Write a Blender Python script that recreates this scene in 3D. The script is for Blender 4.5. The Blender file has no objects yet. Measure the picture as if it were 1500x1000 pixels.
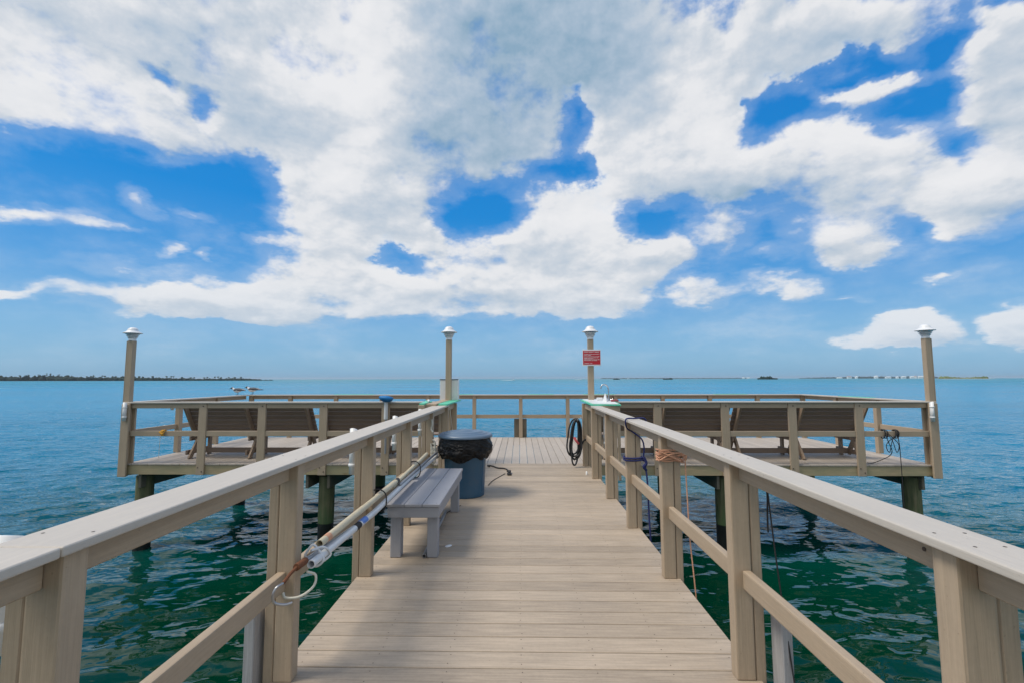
import bpy, bmesh, math, random
import numpy as np
from mathutils import Vector, Matrix, noise as mnoise
random.seed(7)
R = math.radians
SC = bpy.context.scene
COL = SC.collection

# ------------------------------------------------------------------ materials
def nt_mat(name):
    m = bpy.data.materials.new(name); m.use_nodes = True
    nt = m.node_tree; nt.nodes.clear()
    out = nt.nodes.new('ShaderNodeOutputMaterial'); b = nt.nodes.new('ShaderNodeBsdfPrincipled')
    nt.links.new(b.outputs[0], out.inputs[0])
    return m, nt, b
class G:
    """small node-graph helper"""
    def __init__(s, nt): s.nt = nt
    def n(s, t, **kw):
        nd = s.nt.nodes.new(t)
        for k, v in kw.items(): setattr(nd, k, v)
        return nd
    def link(s, a, b): s.nt.links.new(a, b)
    def put(s, sock, v):
        if hasattr(v, 'is_output') or hasattr(v, 'links'): s.link(v, sock)
        else: sock.default_value = v
    def math(s, op, a, b=0.0, c=0.0, clamp=False):
        nd = s.n('ShaderNodeMath', operation=op, use_clamp=clamp)
        s.put(nd.inputs[0], a); s.put(nd.inputs[1], b); s.put(nd.inputs[2], c)
        return nd.outputs[0]
    def vmath(s, op, a, b=(0, 0, 0), scale=None):
        nd = s.n('ShaderNodeVectorMath', operation=op)
        s.put(nd.inputs[0], a)
        if op != 'SCALE': s.put(nd.inputs[1], b)
        if scale is not None: s.put(nd.inputs['Scale'], scale)
        return nd.outputs['Value'] if op in ('LENGTH', 'DOT_PRODUCT', 'DISTANCE') else nd.outputs[0]
    def noise(s, vec, scale, detail=4, rough=.55, out=0, dist=0.0):
        nd = s.n('ShaderNodeTexNoise'); s.link(vec, nd.inputs['Vector'])
        nd.inputs['Scale'].default_value = scale; nd.inputs['Detail'].default_value = detail
        nd.inputs['Roughness'].default_value = rough; nd.inputs['Distortion'].default_value = dist
        return nd.outputs[out]
    def map(s, vec, loc=(0, 0, 0), rot=(0, 0, 0), scale=(1, 1, 1), typ='POINT'):
        nd = s.n('ShaderNodeMapping', vector_type=typ); s.link(vec, nd.inputs[0])
        nd.inputs['Location'].default_value = loc; nd.inputs['Rotation'].default_value = rot; nd.inputs['Scale'].default_value = scale
        return nd.outputs[0]
    def ramp(s, fac, stops, interp='LINEAR'):
        nd = s.n('ShaderNodeValToRGB'); s.link(fac, nd.inputs[0]); cr = nd.color_ramp; cr.interpolation = interp
        while len(cr.elements) < len(stops): cr.elements.new(.5)
        for e, (p, c) in zip(cr.elements, stops):
            e.position = p; e.color = (c[0], c[1], c[2], 1) if hasattr(c, '__len__') else (c, c, c, 1)
        return nd.outputs[0]
    def mr(s, v, a, b, c=0., d=1., interp='LINEAR'):
        nd = s.n('ShaderNodeMapRange', interpolation_type=interp)
        s.put(nd.inputs[0], v)
        for i, x in zip((1, 2, 3, 4), (a, b, c, d)): s.put(nd.inputs[i], x)
        return nd.outputs[0]
    def mix(s, f, a, b, blend='MIX'):
        nd = s.n('ShaderNodeMix', data_type='RGBA', blend_type=blend)
        def p(sock, v):
            if hasattr(v, 'links'): s.link(v, sock)
            else: sock.default_value = (v[0], v[1], v[2], 1) if hasattr(v, '__len__') else v
        s.put(nd.inputs[0], f); p(nd.inputs[6], a); p(nd.inputs[7], b)
        return nd.outputs[2]
    def bump(s, h, strength=.3, dist=.01):
        nd = s.n('ShaderNodeBump'); s.link(h, nd.inputs['Height'])
        nd.inputs['Strength'].default_value = strength; nd.inputs['Distance'].default_value = dist
        return nd.outputs[0]

def board_mat(name, base, var=.10, streak=.12, rough=.62, weather=.0, wcol=(.3, .3, .3), knots=False, stain=None, bump=.25, greenish=None):
    """wood or composite board; grain runs along each board (mesh attribute 'grain')"""
    m, nt, b = nt_mat(name); g = G(nt)
    at = g.n('ShaderNodeAttribute', attribute_name='grain').outputs['Vector']
    geo = g.n('ShaderNodeNewGeometry')
    rnd = geo.outputs['Random Per Island']
    pos = geo.outputs['Position']
    s1 = g.noise(g.map(at, scale=(1.2, 22, 22)), 3.0, 5, .6)
    s2 = g.noise(g.map(at, scale=(2.0, 90, 90)), 3.0, 3, .6)
    s3 = g.noise(at, 2.3, 4, .6)
    k = g.math('ADD', g.math('MULTIPLY', g.math('SUBTRACT', s1, .5), streak * 2.4), g.math('MULTIPLY', g.math('SUBTRACT', s2, .5), streak * 1.8))
    k = g.math('ADD', k, g.math('MULTIPLY', g.math('SUBTRACT', s3, .5), var * 1.6))
    k = g.math('ADD', k, g.math('MULTIPLY', g.math('SUBTRACT', rnd, .5), var * 1.5))
    s4 = g.noise(pos, 46.0, 4, .7)
    k = g.math('ADD', k, g.math('MULTIPLY', g.math('SUBTRACT', s4, .5), var * 1.3))
    spk = g.mr(g.noise(pos, 75.0, 2, .5), .70, .78, 1.0, .78)
    k = g.math('MULTIPLY', g.math('ADD', k, 1.0), spk)
    col = g.vmath('SCALE', g.n('ShaderNodeRGB').outputs[0], scale=k)
    col.node.inputs[0].links[0].from_node.outputs[0].default_value = (*base, 1)
    if weather:
        w = g.mr(g.noise(g.map(at, scale=(1, 4, 4)), 1.7, 6, .65), .45, .72)
        col = g.mix(g.math('MULTIPLY', w, weather), col, wcol)
    if greenish:
        w = g.mr(g.noise(g.map(at, scale=(1.2, 5, 5)), 1.1, 5, .65), .38, .65)
        col = g.mix(w, col, greenish)
    if knots:
        v = g.n('ShaderNodeTexVoronoi'); g.link(g.map(at, scale=(1.6, 6, 6)), v.inputs['Vector']); v.inputs['Scale'].default_value = 1.5
        kk = g.mr(v.outputs['Distance'], .05, .16, 1, 0)
        col = g.mix(g.math('MULTIPLY', kk, .6), col, (base[0] * .45, base[1] * .32, base[2] * .2))
    if stain:
        w = g.mr(g.noise(pos, .9, 6, .7), .52, .70)
        col = g.mix(g.math('MULTIPLY', w, stain[0]), col, stain[1])
    g.link(col, b.inputs['Base Color'])
    g.link(g.mr(s1, .2, .8, rough - .08, rough + .12), b.inputs['Roughness'])
    b.inputs['Specular IOR Level'].default_value = .35
    hh = g.math('ADD', s1, g.math('MULTIPLY', s2, .7))
    g.link(g.bump(hh, bump, .002), b.inputs['Normal'])
    return m
def plain_mat(name, col, rough=.5, metal=0., var=.08, scale=6., spec=.5, bump=0., dirt=None):
    m, nt, b = nt_mat(name); g = G(nt)
    tc = g.n('ShaderNodeTexCoord').outputs['Object']
    nz = g.noise(tc, scale, 6, .6)
    k = g.math('ADD', g.math('MULTIPLY', g.math('SUBTRACT', nz, .5), var * 3), 1.0)
    col_ = g.vmath('SCALE', g.n('ShaderNodeRGB').outputs[0], scale=k)
    col_.node.inputs[0].links[0].from_node.outputs[0].default_value = (*col, 1)
    if dirt:
        col_ = g.mix(g.math('MULTIPLY', g.mr(g.noise(tc, scale * 1.7, 7, .7), .5, .72), dirt[0]), col_, dirt[1])
    g.link(col_, b.inputs['Base Color'])
    g.link(g.mr(nz, .3, .7, max(.02, rough - .06), rough + .08), b.inputs['Roughness'])
    b.inputs['Metallic'].default_value = metal; b.inputs['Specular IOR Level'].default_value = spec
    if bump: g.link(g.bump(g.noise(tc, scale * 8, 4, .6), bump, .003), b.inputs['Normal'])
    return m

M = {}
M['deck'] = board_mat('composite_deck', (.40, .325, .248), var=.2, streak=.32, rough=.6, stain=(.35, (.29, .25, .21)), bump=.5)
M['pdeck'] = board_mat('composite_platform', (.42, .365, .31), var=.14, streak=.2, rough=.6, stain=(.3, (.40, .34, .30)), bump=.5)
M['rail'] = board_mat('composite_rail', (.395, .310, .222), var=.13, streak=.17, rough=.55, bump=.5)
M['cap'] = board_mat('composite_cap', (.50, .458, .405), var=.08, streak=.09, rough=.55, stain=(.22, (.43, .40, .36)), bump=.4)
M['bench'] = board_mat('brown_bench_board', (.21, .155, .118), var=.12, streak=.14, rough=.6, weather=.4, wcol=(.28, .22, .17))
M['bframe'] = board_mat('brown_bench_frame', (.27, .20, .145), var=.12, streak=.14, rough=.6)
M['timber'] = board_mat('treated_timber', (.42, .33, .20), var=.14, streak=.3, rough=.8, knots=True, greenish=(.33, .30, .18), bump=.5)
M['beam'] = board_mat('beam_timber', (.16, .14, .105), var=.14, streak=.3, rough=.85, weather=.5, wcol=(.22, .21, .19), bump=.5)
M['grey'] = board_mat('grey_painted_board', (.31, .315, .345), var=.06, streak=.09, rough=.5, weather=.25, wcol=(.36, .36, .38))
M['weathered'] = board_mat('weathered_grey_timber', (.36, .36, .37), var=.1, streak=.35, rough=.85, bump=.7)
M['white'] = plain_mat('white_plastic', (.78, .79, .80), .4, var=.03, dirt=(.25, (.55, .53, .48)))
M['lamp'] = plain_mat('white_lamp_metal', (.74, .75, .77), .4, var=.03, dirt=(.15, (.55, .53, .5)))
M['cream'] = plain_mat('aged_pvc', (.60, .53, .38), .45, var=.08, dirt=(.4, (.42, .35, .24)))
M['pvc'] = plain_mat('white_pvc', (.66, .68, .70), .35, var=.05, dirt=(.4, (.42, .40, .36)))
M['gpole'] = plain_mat('grey_metal_pole', (.34, .35, .37), .4, .6, var=.1)
M['rust'] = plain_mat('rusty_iron', (.17, .065, .03), .85, .2, var=.3, scale=30, bump=.5)
M['steel'] = plain_mat('stainless_steel', (.55, .56, .58), .22, 1., var=.06)
M['galv'] = plain_mat('galvanised_steel', (.42, .43, .45), .4, .9, var=.15)
M['black'] = plain_mat('black_rubber', (.022, .023, .026), .45, var=.3)
M['cord'] = plain_mat('black_cord', (.018, .018, .02), .7, var=.3)
M['navy'] = plain_mat('navy_rope', (.018, .026, .12), .8, var=.3, scale=60, bump=.6)
M['orange'] = plain_mat('salmon_rope', (.62, .33, .21), .8, var=.25, scale=60, bump=.6)
M['orange2'] = plain_mat('orange_cord', (.62, .32, .04), .8, var=.2, scale=60)
M['yellow'] = plain_mat('yellow_float', (.75, .62, .02), .5, var=.1)
M['lime'] = plain_mat('lime_rope', (.33, .42, .05), .8, var=.2)
M['wrope'] = plain_mat('white_rope', (.62, .60, .52), .85, var=.2, scale=60, bump=.5)
M['pink'] = plain_mat('red_white_tape', (.60, .10, .12), .6, var=.1)
M['blue'] = plain_mat('blue_bristle', (.002, .16, .42), .6, var=.3, scale=40, bump=.8)
M['btape'] = plain_mat('blue_tape', (.10, .22, .60), .5, var=.1)
M['can'] = plain_mat('blue_grey_can', (.028, .095, .175), .42, var=.06, dirt=(.25, (.10, .12, .14)))
M['lid'] = plain_mat('blue_grey_lid', (.11, .17, .25), .42, var=.06, dirt=(.35, (.20, .22, .24)))
M['green'] = plain_mat('green_counter_edge', (.10, .55, .36), .4, var=.05)
M['sink'] = plain_mat('white_cutting_board', (.74, .76, .76), .4, var=.04, dirt=(.3, (.55, .53, .5)))
M['red'] = plain_mat('red_sign_paint', (.52, .008, .022), .4, var=.05)
M['ink'] = plain_mat('white_sign_ink', (.80, .78, .78), .5, var=.02)
M['screw'] = plain_mat('dark_screw', (.10, .075, .06), .6, .3)

# black polythene bag
m, nt, b = nt_mat('black_bin_bag'); g = G(nt)
tc = g.n('ShaderNodeTexCoord').outputs['Object']
g.put(b.inputs['Base Color'], (.004, .004, .005, 1)); b.inputs['Roughness'].default_value = .2; b.inputs['Specular IOR Level'].default_value = .35
h = g.noise(g.map(tc, scale=(1, 1, 2.6)), 14, 5, .6, dist=1.2)
g.link(g.bump(h, .9, .02), b.inputs['Normal']); M['bag'] = m

# piling: green-brown above, black wet wrap below
m, nt, b = nt_mat('piling_timber'); g = G(nt)
pos = g.n('ShaderNodeNewGeometry').outputs['Position']
z = g.n('ShaderNodeSeparateXYZ'); g.link(pos, z.inputs[0])
st = g.noise(g.map(pos, scale=(9, 9, 1.0)), 2.2, 6, .65)
c = g.ramp(st, [(.25, (.05, .065, .03)), (.5, (.105, .115, .055)), (.75, (.20, .17, .10))])
grn = g.mr(g.math('ADD', z.outputs[2], g.math('MULTIPLY', st, .3)), -.95, -.55, 1, 0)
c = g.mix(g.math('MULTIPLY', grn, .6), c, (.09, .17, .07))
blk = g.mr(z.outputs[2], -1.085, -1.075, 1, 0)
c = g.mix(blk, c, g.ramp(st, [(.3, (.008, .010, .012)), (.7, (.022, .022, .02))]))
g.link(c, b.inputs['Base Color']); g.link(g.mr(blk, 0, 1, .85, .35), b.inputs['Roughness'])
g.link(g.bump(st, .6, .02), b.inputs['Normal']); M['pile'] = m

# ------------------------------------------------------------------ mesh builder
ORIG = {}
_boxcache = {}
def unit_box(sx, sy, sz, bev, seg):
    key = (round(sx, 4), round(sy, 4), round(sz, 4), bev, seg)
    if key in _boxcache: return _boxcache[key]
    bm = bmesh.new(); bmesh.ops.create_cube(bm, size=1.0)
    for v in bm.verts: v.co = Vector((v.co.x * sx, v.co.y * sy, v.co.z * sz))
    if bev > 0: bmesh.ops.bevel(bm, geom=bm.edges[:], offset=min(bev, .45 * min(sx, sy, sz)), segments=seg, profile=.6, affect='EDGES')
    bm.verts.index_update()
    r = ([v.co.copy() for v in bm.verts], [[v.index for v in f.verts] for f in bm.faces]); bm.free()
    _boxcache[key] = r
    return r
class MB:
    def __init__(s): s.v = []; s.f = []; s.g = []; s.mi = []; s.sm = []
    def add(s, vs, fs, gr=None, mi=0, smooth=False):
        o = len(s.v); s.v += [tuple(v) for v in vs]; s.g += [tuple(x) for x in (gr or vs)]
        s.f += [[i + o for i in f] for f in fs]; s.mi += [mi] * len(fs); s.sm += [smooth] * len(fs)
        return s
    def box(s, c, size, rot=None, bev=.004, seg=1, mi=0):
        """box centred at c; grain runs along its longest side"""
        vs, fs = unit_box(*size, bev, seg)
        Rm = Matrix.Identity(3) if rot is None else rot
        ax = max(range(3), key=lambda i: size[i]); off = Vector([random.uniform(0, 40) for _ in range(3)])
        o2 = [i for i in range(3) if i != ax]
        gr = [Vector((v[ax], v[o2[0]], v[o2[1]])) + off for v in vs]
        return s.add([Rm @ v + Vector(c) for v in vs], fs, gr, mi)
    def bb(s, x0, x1, y0, y1, z0, z1, bev=.004, seg=1, mi=0):
        return s.box(((x0 + x1) / 2, (y0 + y1) / 2, (z0 + z1) / 2), (abs(x1 - x0), abs(y1 - y0), abs(z1 - z0)), None, bev, seg, mi)
    def beam(s, p0, p1, w, h, bev=.004, up=(0, 0, 1), mi=0, seg=1):
        """board from p0 to p1, w across, h along 'up'"""
        p0, p1 = Vector(p0), Vector(p1); d = (p1 - p0); L = d.length; x = d / L
        y = Vector(up).cross(x).normalized(); z_ = x.cross(y)
        return s.box((p0 + p1) / 2, (L, w, h), Matrix((x, y, z_)).transposed(), bev, seg, mi)
    def tube(s, pts, r, n=8, mi=0, caps=True, hollow=False):
        pts = [Vector(p) for p in pts]; N = len(pts)
        rs = r if hasattr(r, '__len__') else [r] * N
        T = [(pts[min(i + 1, N - 1)] - pts[max(i - 1, 0)]).normalized() for i in range(N)]
        a = Vector((0, 0, 1)) if abs(T[0].z) < .9 else Vector((1, 0, 0))
        u = (a - T[0] * a.dot(T[0])).normalized(); vs = []; gr = []; L = 0
        for i in range(N):
            u = (u - T[i] * u.dot(T[i])).normalized(); w = T[i].cross(u)
            if i: L += (pts[i] - pts[i - 1]).length
            for k in range(n):
                t = 2 * math.pi * k / n
                vs.append(pts[i] + (u * math.cos(t) + w * math.sin(t)) * rs[i]); gr.append((L, rs[i] * math.cos(t), rs[i] * math.sin(t)))
        fs = [[i * n + k, i * n + (k + 1) % n, (i + 1) * n + (k + 1) % n, (i + 1) * n + k] for i in range(N - 1) for k in range(n)]
        s.add(vs, fs, gr, mi, True)
        if hollow:      # open pipe mouths: a rim and an inner bore
            for i, sg in ((0, 1), (N - 1, -1)):
                c = pts[i]; ring = vs[i * n:(i + 1) * n]; inner = [c + (p - c) * .8 for p in ring]; deep = [p + T[i] * sg * rs[i] * 6 for p in inner]
                fs2 = [[k, (k + 1) % n, n + (k + 1) % n, n + k] for k in range(n)] + [[n + k, n + (k + 1) % n, 2 * n + (k + 1) % n, 2 * n + k] for k in range(n)] + [list(range(2 * n, 3 * n))]
                s.add(ring + inner + deep, fs2, None, mi)
        elif caps:
            s.add(vs[:n], [list(range(n))[::-1]], None, mi); s.add(vs[-n:], [list(range(n))], None, mi)
        return s
    def lathe(s, prof, c=(0, 0, 0), n=32, mi=0, smooth=True, jit=None):
        vs = []
        for i, (r, z) in enumerate(prof):
            for k in range(n):
                t = 2 * math.pi * k / n; rr, zz = (r, z) if jit is None else jit(i, t, r, z)
                vs.append((c[0] + rr * math.cos(t), c[1] + rr * math.sin(t), c[2] + zz))
        fs = [[i * n + k, i * n + (k + 1) % n, (i + 1) * n + (k + 1) % n, (i + 1) * n + k] for i in range(len(prof) - 1) for k in range(n)]
        s.add(vs, fs, None, mi, smooth)
        if prof[0][0] > 1e-4: s.add(vs[:n], [list(range(n))[::-1]], None, mi)
        if prof[-1][0] > 1e-4: s.add(vs[-n:], [list(range(n))], None, mi)
        return s
    def disc(s, c, r, n=6, mi=0):
        return s.add([(c[0] + r * math.cos(2 * math.pi * k / n), c[1] + r * math.sin(2 * math.pi * k / n), c[2]) for k in range(n)], [list(range(n))], None, mi)
    def build(s, name, mat, parent=None, loc=None):
        o_ = Vector(loc) if loc is not None else (ORIG[parent.name] if parent else Vector((0, 0, 0)))
        me = bpy.data.meshes.new(name)
        me.from_pydata([(v[0] - o_.x, v[1] - o_.y, v[2] - o_.z) for v in s.v], [], s.f)
        for mm in (mat if isinstance(mat, (list, tuple)) else [mat]): me.materials.append(mm)
        me.polygons.foreach_set('material_index', s.mi); me.polygons.foreach_set('use_smooth', s.sm)
        a = me.attributes.new('grain', 'FLOAT_VECTOR', 'POINT'); a.data.foreach_set('vector', [x for v in s.g for x in v])
        me.update()
        o = bpy.data.objects.new(name, me); COL.objects.link(o)
        if parent: o.parent = parent
        else: o.location = o_
        ORIG[o.name] = o_
        return o
def smooth_path(pts, n=6):
    P = [Vector(p) for p in pts]; P = [P[0] * 2 - P[1]] + P + [P[-1] * 2 - P[-2]]; out = []
    for i in range(1, len(P) - 2):
        for k in range(n):
            t = k / n; a, b_, c_, d = P[i - 1:i + 3]
            out.append(.5 * ((2 * b_) + (c_ - a) * t + (2 * a - 5 * b_ + 4 * c_ - d) * t * t + (3 * b_ - a - 3 * c_ + d) * t ** 3))
    out.append(P[-2]); return out
def tag(o, label=None, cat=None, group=None, kind=None):
    if label: o['label'] = label
    if cat: o['category'] = cat
    if group: o['group'] = group
    if kind: o['kind'] = kind
    return o
def thing(name, loc, label, cat, group=None):
    o = bpy.data.objects.new(name, None); COL.objects.link(o); o.location = loc; o.empty_display_size = .2
    ORIG[o.name] = Vector(loc)
    return tag(o, label, cat, group)
def copy_tree(o, loc=None, label=None, parent=None, scale=None, rz=None):
    c = o.copy(); COL.objects.link(c)
    if parent: c.parent = parent
    if loc is not None: c.location = loc
    if scale: c.scale = scale
    if rz is not None: c.rotation_euler.z = rz
    if label: c['label'] = label
    for ch in list(o.children): copy_tree(ch, parent=c)
    return c

ZW = -1.55          # water level; the deck is z = 0
CAM = Vector((0, 0, 1.48))
CLOUDS = [ (-0.8251, 0.502, 0.3274, 0.1429, 0.2383, 1.0), (-0.4924, 0.6142, 0.5047, 0.2288, 0.2005, 1.5), (-0.0651, 0.6586, 0.4902, 0.2817, 0.0186, 1.6), (-0.1889, 0.4771, 0.3746, 0.1371, 0.0624, 1.2), (-0.7947, 0.4144, 0.2596, 0.0846, 0.1293, 1.1), (-0.6034, 0.4412, 0.2155, 0.0672, 0.19, 0.9), (0.2647, 0.6497, 0.2832, 0.1491, -0.134, 1.2), (0.2756, 0.5375, 0.1924, 0.1262, -0.1305, 1.0), (-0.3938, 0.4907, 0.2474, 0.0855, 0.1544, 0.7), (0.3885, 0.5421, 0.1117, 0.1111, -0.0432, 1.0), (0.4366, 0.4395, 0.1395, 0.1146, -0.1852, 1.3), (0.3421, 0.4053, 0.1983, 0.0917, -0.1335, 1.2), (0.1826, 0.3823, 0.1258, 0.0731, -0.0711, 0.8), (0.4828, 0.3574, 0.1172, 0.0738, -0.1775, 0.8), (0.6293, 0.3896, 0.1558, 0.1055, -0.2568, 1.9), (0.7121, 0.3446, 0.0653, 0.0634, -0.2785, 0.8), (0.5739, 0.3395, 0.1586, 0.0706, -0.2061, 1.1), (0.6915, 0.3009, 0.1224, 0.0527, -0.2378, 0.9), (0.8123, 0.2791, 0.1031, 0.0605, -0.0449, 1.5), (0.7581, 0.268, 0.0787, 0.0377, -0.2467, 0.8), (0.8429, 0.4123, 0.0714, 0.1249, 0.048, 1.6), (0.8182, 0.3658, 0.0546, 0.0508, -0.3556, 0.8), (0.8542, 0.4698, 0.0443, 0.0708, -0.4493, 0.7), (0.6422, 0.5913, 0.2192, 0.0462, -0.3353, 1.1), (0.7274, 0.5673, 0.1368, 0.0368, -0.3925, 0.9), (0.5212, 0.6256, 0.1334, 0.0687, -0.275, 0.8), (0.5185, 0.5816, 0.1621, 0.0663, -0.2634, 0.85), (0.5984, 0.5727, 0.1216, 0.0463, -0.3105, 0.5), (0.4318, 0.6085, 0.0961, 0.0735, -0.2228, 0.7), (0.733, 0.5236, 0.0369, 0.0503, 0.4245, 0.5), (-0.3627, 0.3825, 0.2487, 0.0936, 0.1166, 1.3), (-0.4698, 0.3924, 0.0772, 0.0742, 0.1674, 0.5), (-0.4139, 0.2834, 0.1745, 0.0724, 0.1074, 1.0), (-0.3046, 0.3215, 0.1372, 0.0658, 0.0852, 0.9), (0.1059, 0.3312, 0.1643, 0.0846, -0.0392, 1.3), (-0.0641, 0.2904, 0.2731, 0.0486, 0.0103, 0.9), (0.0591, 0.246, 0.3059, 0.1056, -0.0186, 1.3), (0.2241, 0.2466, 0.1737, 0.0652, -0.0588, 1.1), (-0.2162, 0.2856, 0.1424, 0.0683, 0.0517, 0.7), (-0.1851, 0.185, 0.4611, 0.0673, 0.024, 1.3), (-0.4118, 0.2155, 0.1733, 0.066, 0.0827, 0.9), (-0.4856, 0.1441, 0.3204, 0.0453, 0.0641, 1.1), (-0.5886, 0.1208, 0.1957, 0.0275, 0.0723, 0.8), (-0.7616, 0.1342, 0.2657, 0.0201, 0.0431, 0.85), (-0.8599, 0.1289, 0.0996, 0.0146, 0.1381, 0.6), (-0.0638, 0.1391, 0.3883, 0.029, 0.0039, 0.8), (0.323, 0.2395, 0.0659, 0.0267, -0.0831, 0.7), (0.134, 0.1701, 0.196, 0.0712, -0.0265, 0.8), (-0.8456, 0.2399, 0.1295, 0.0208, 0.0223, 0.85), (-0.7674, 0.2388, 0.0604, 0.0118, 0.0959, 0.6), (-0.7195, 0.2961, 0.0367, 0.0232, -0.4241, 1.0), (-0.6755, 0.2169, 0.0282, 0.0142, 0.1587, 0.9), (-0.629, 0.2143, 0.0176, 0.0132, 0.1424, 0.9), (-0.7294, 0.1782, 0.1064, 0.0193, -0.0338, 0.55), (-0.5324, 0.2684, 0.064, 0.0184, 0.1412, 0.8), (-0.5177, 0.3468, 0.0439, 0.0595, 0.1707, 0.35), (0.4304, 0.289, 0.0838, 0.0596, -0.1318, 1.3), (0.6164, 0.2474, 0.1165, 0.0571, -0.1732, 1.7), (0.5217, 0.1758, 0.0951, 0.0248, -0.0247, 1.1), (0.4257, 0.1661, 0.0902, 0.0196, -0.0787, 0.7), (0.7143, 0.0845, 0.067, 0.0433, -0.0775, 1.5), (0.6692, 0.0621, 0.1315, 0.0253, -0.0523, 0.7), (0.8246, 0.0855, 0.0449, 0.0364, -0.0976, 1.4), (0.6457, 0.4919, 0.1483, 0.0208, -0.2619, 0.8), (0.7116, 0.4741, 0.0431, 0.017, -0.1685, 0.6), (0.5122, 0.2196, 0.0486, 0.0185, -0.1257, 0.55), (0.7424, 0.1683, 0.0389, 0.0119, 0.1249, 0.55), (0.6165, 0.1504, 0.048, 0.0117, -0.1106, 0.5), (0.208, 0.1749, 0.0873, 0.0351, -0.0409, 0.5), (-0.6495, 0.2976, 0.0363, 0.0143, -0.0003, 0.45), (-0.5908, 0.1716, 0.0786, 0.0152, 0.1055, 0.4), (-0.7416, 0.5364, 0.0698, 0.0089, 0.3672, 0.0), (0.3748, 0.1796, 0.0944, 0.0233, -0.0741, 0.45), (0.6985, 0.4145, 0.0159, 0.0172, -0.3125, 0.7), (0.1166, 0.535, 0.0519, 0.0885, 0.0488, -0.9), (0.0998, 0.4474, 0.1113, 0.0346, -0.0473, -0.6), (0.1565, 0.4376, 0.0731, 0.0315, -0.0688, -0.4), (-0.0953, 0.368, 0.1388, 0.0866, 0.024, -1.1), (-0.1104, 0.3112, 0.1104, 0.0275, 0.0251, -0.3), (-0.2523, 0.2407, 0.0875, 0.0483, 0.0531, -0.7), (-0.3037, 0.28, 0.0514, 0.0335, 0.0759, -0.4), (-0.6417, 0.3461, 0.255, 0.062, 0.213, -0.6), (-0.8213, 0.3301, 0.1539, 0.0358, 0.3, -0.4), (-0.5525, 0.3282, 0.0985, 0.103, 0.1756, -0.3), (-0.6965, 0.5061, 0.0317, 0.0147, -0.3409, -0.7), (-0.6446, 0.4791, 0.0196, 0.039, 0.664, -0.6), (0.5371, 0.4918, 0.1233, 0.057, 0.1772, -1.0), (0.6997, 0.4328, 0.1371, 0.0437, -0.3183, -0.8), (0.6955, 0.5095, 0.126, 0.0258, -0.2671, -0.5), (0.7743, 0.5063, 0.0584, 0.0647, -0.7811, -0.4), (0.7342, 0.4159, 0.0645, 0.0595, -0.3339, -0.5), (0.4729, 0.5352, 0.0288, 0.0682, 0.4453, -0.35), (0.2767, 0.3335, 0.0617, 0.0652, -0.0951, -0.8), (0.3535, 0.3386, 0.0979, 0.0475, -0.1223, -0.4), (-0.3796, 0.6701, 0.0276, 0.0165, 0.1808, -0.35), (0.786, 0.5012, 0.0253, 0.064, -0.7908, -0.5), (0.7633, 0.35, 0.0371, 0.0253, 0.3719, -0.4), (0.4574, 0.3367, 0.1346, 0.0273, -0.1588, -0.35), (0.4469, 0.6452, 0.0478, 0.0465, -0.2375, -0.4), (0.5567, 0.6247, 0.0429, 0.0224, -0.2991, -0.35), (0.3143, 0.605, 0.0521, 0.0232, -0.1611, -0.25), (3.1, 0.7, 2.0, 1.3, 0, 3.0), (-3.1, 0.7, 2.0, 1.3, 0, 3.0), (2.2, 0.5, 1.0, 0.6, 0, 1.6), (-2.2, 0.55, 1.0, 0.7, 0, 1.6) ]  # wide final blobs: unseen clouds added behind the camera as white fill light
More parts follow.
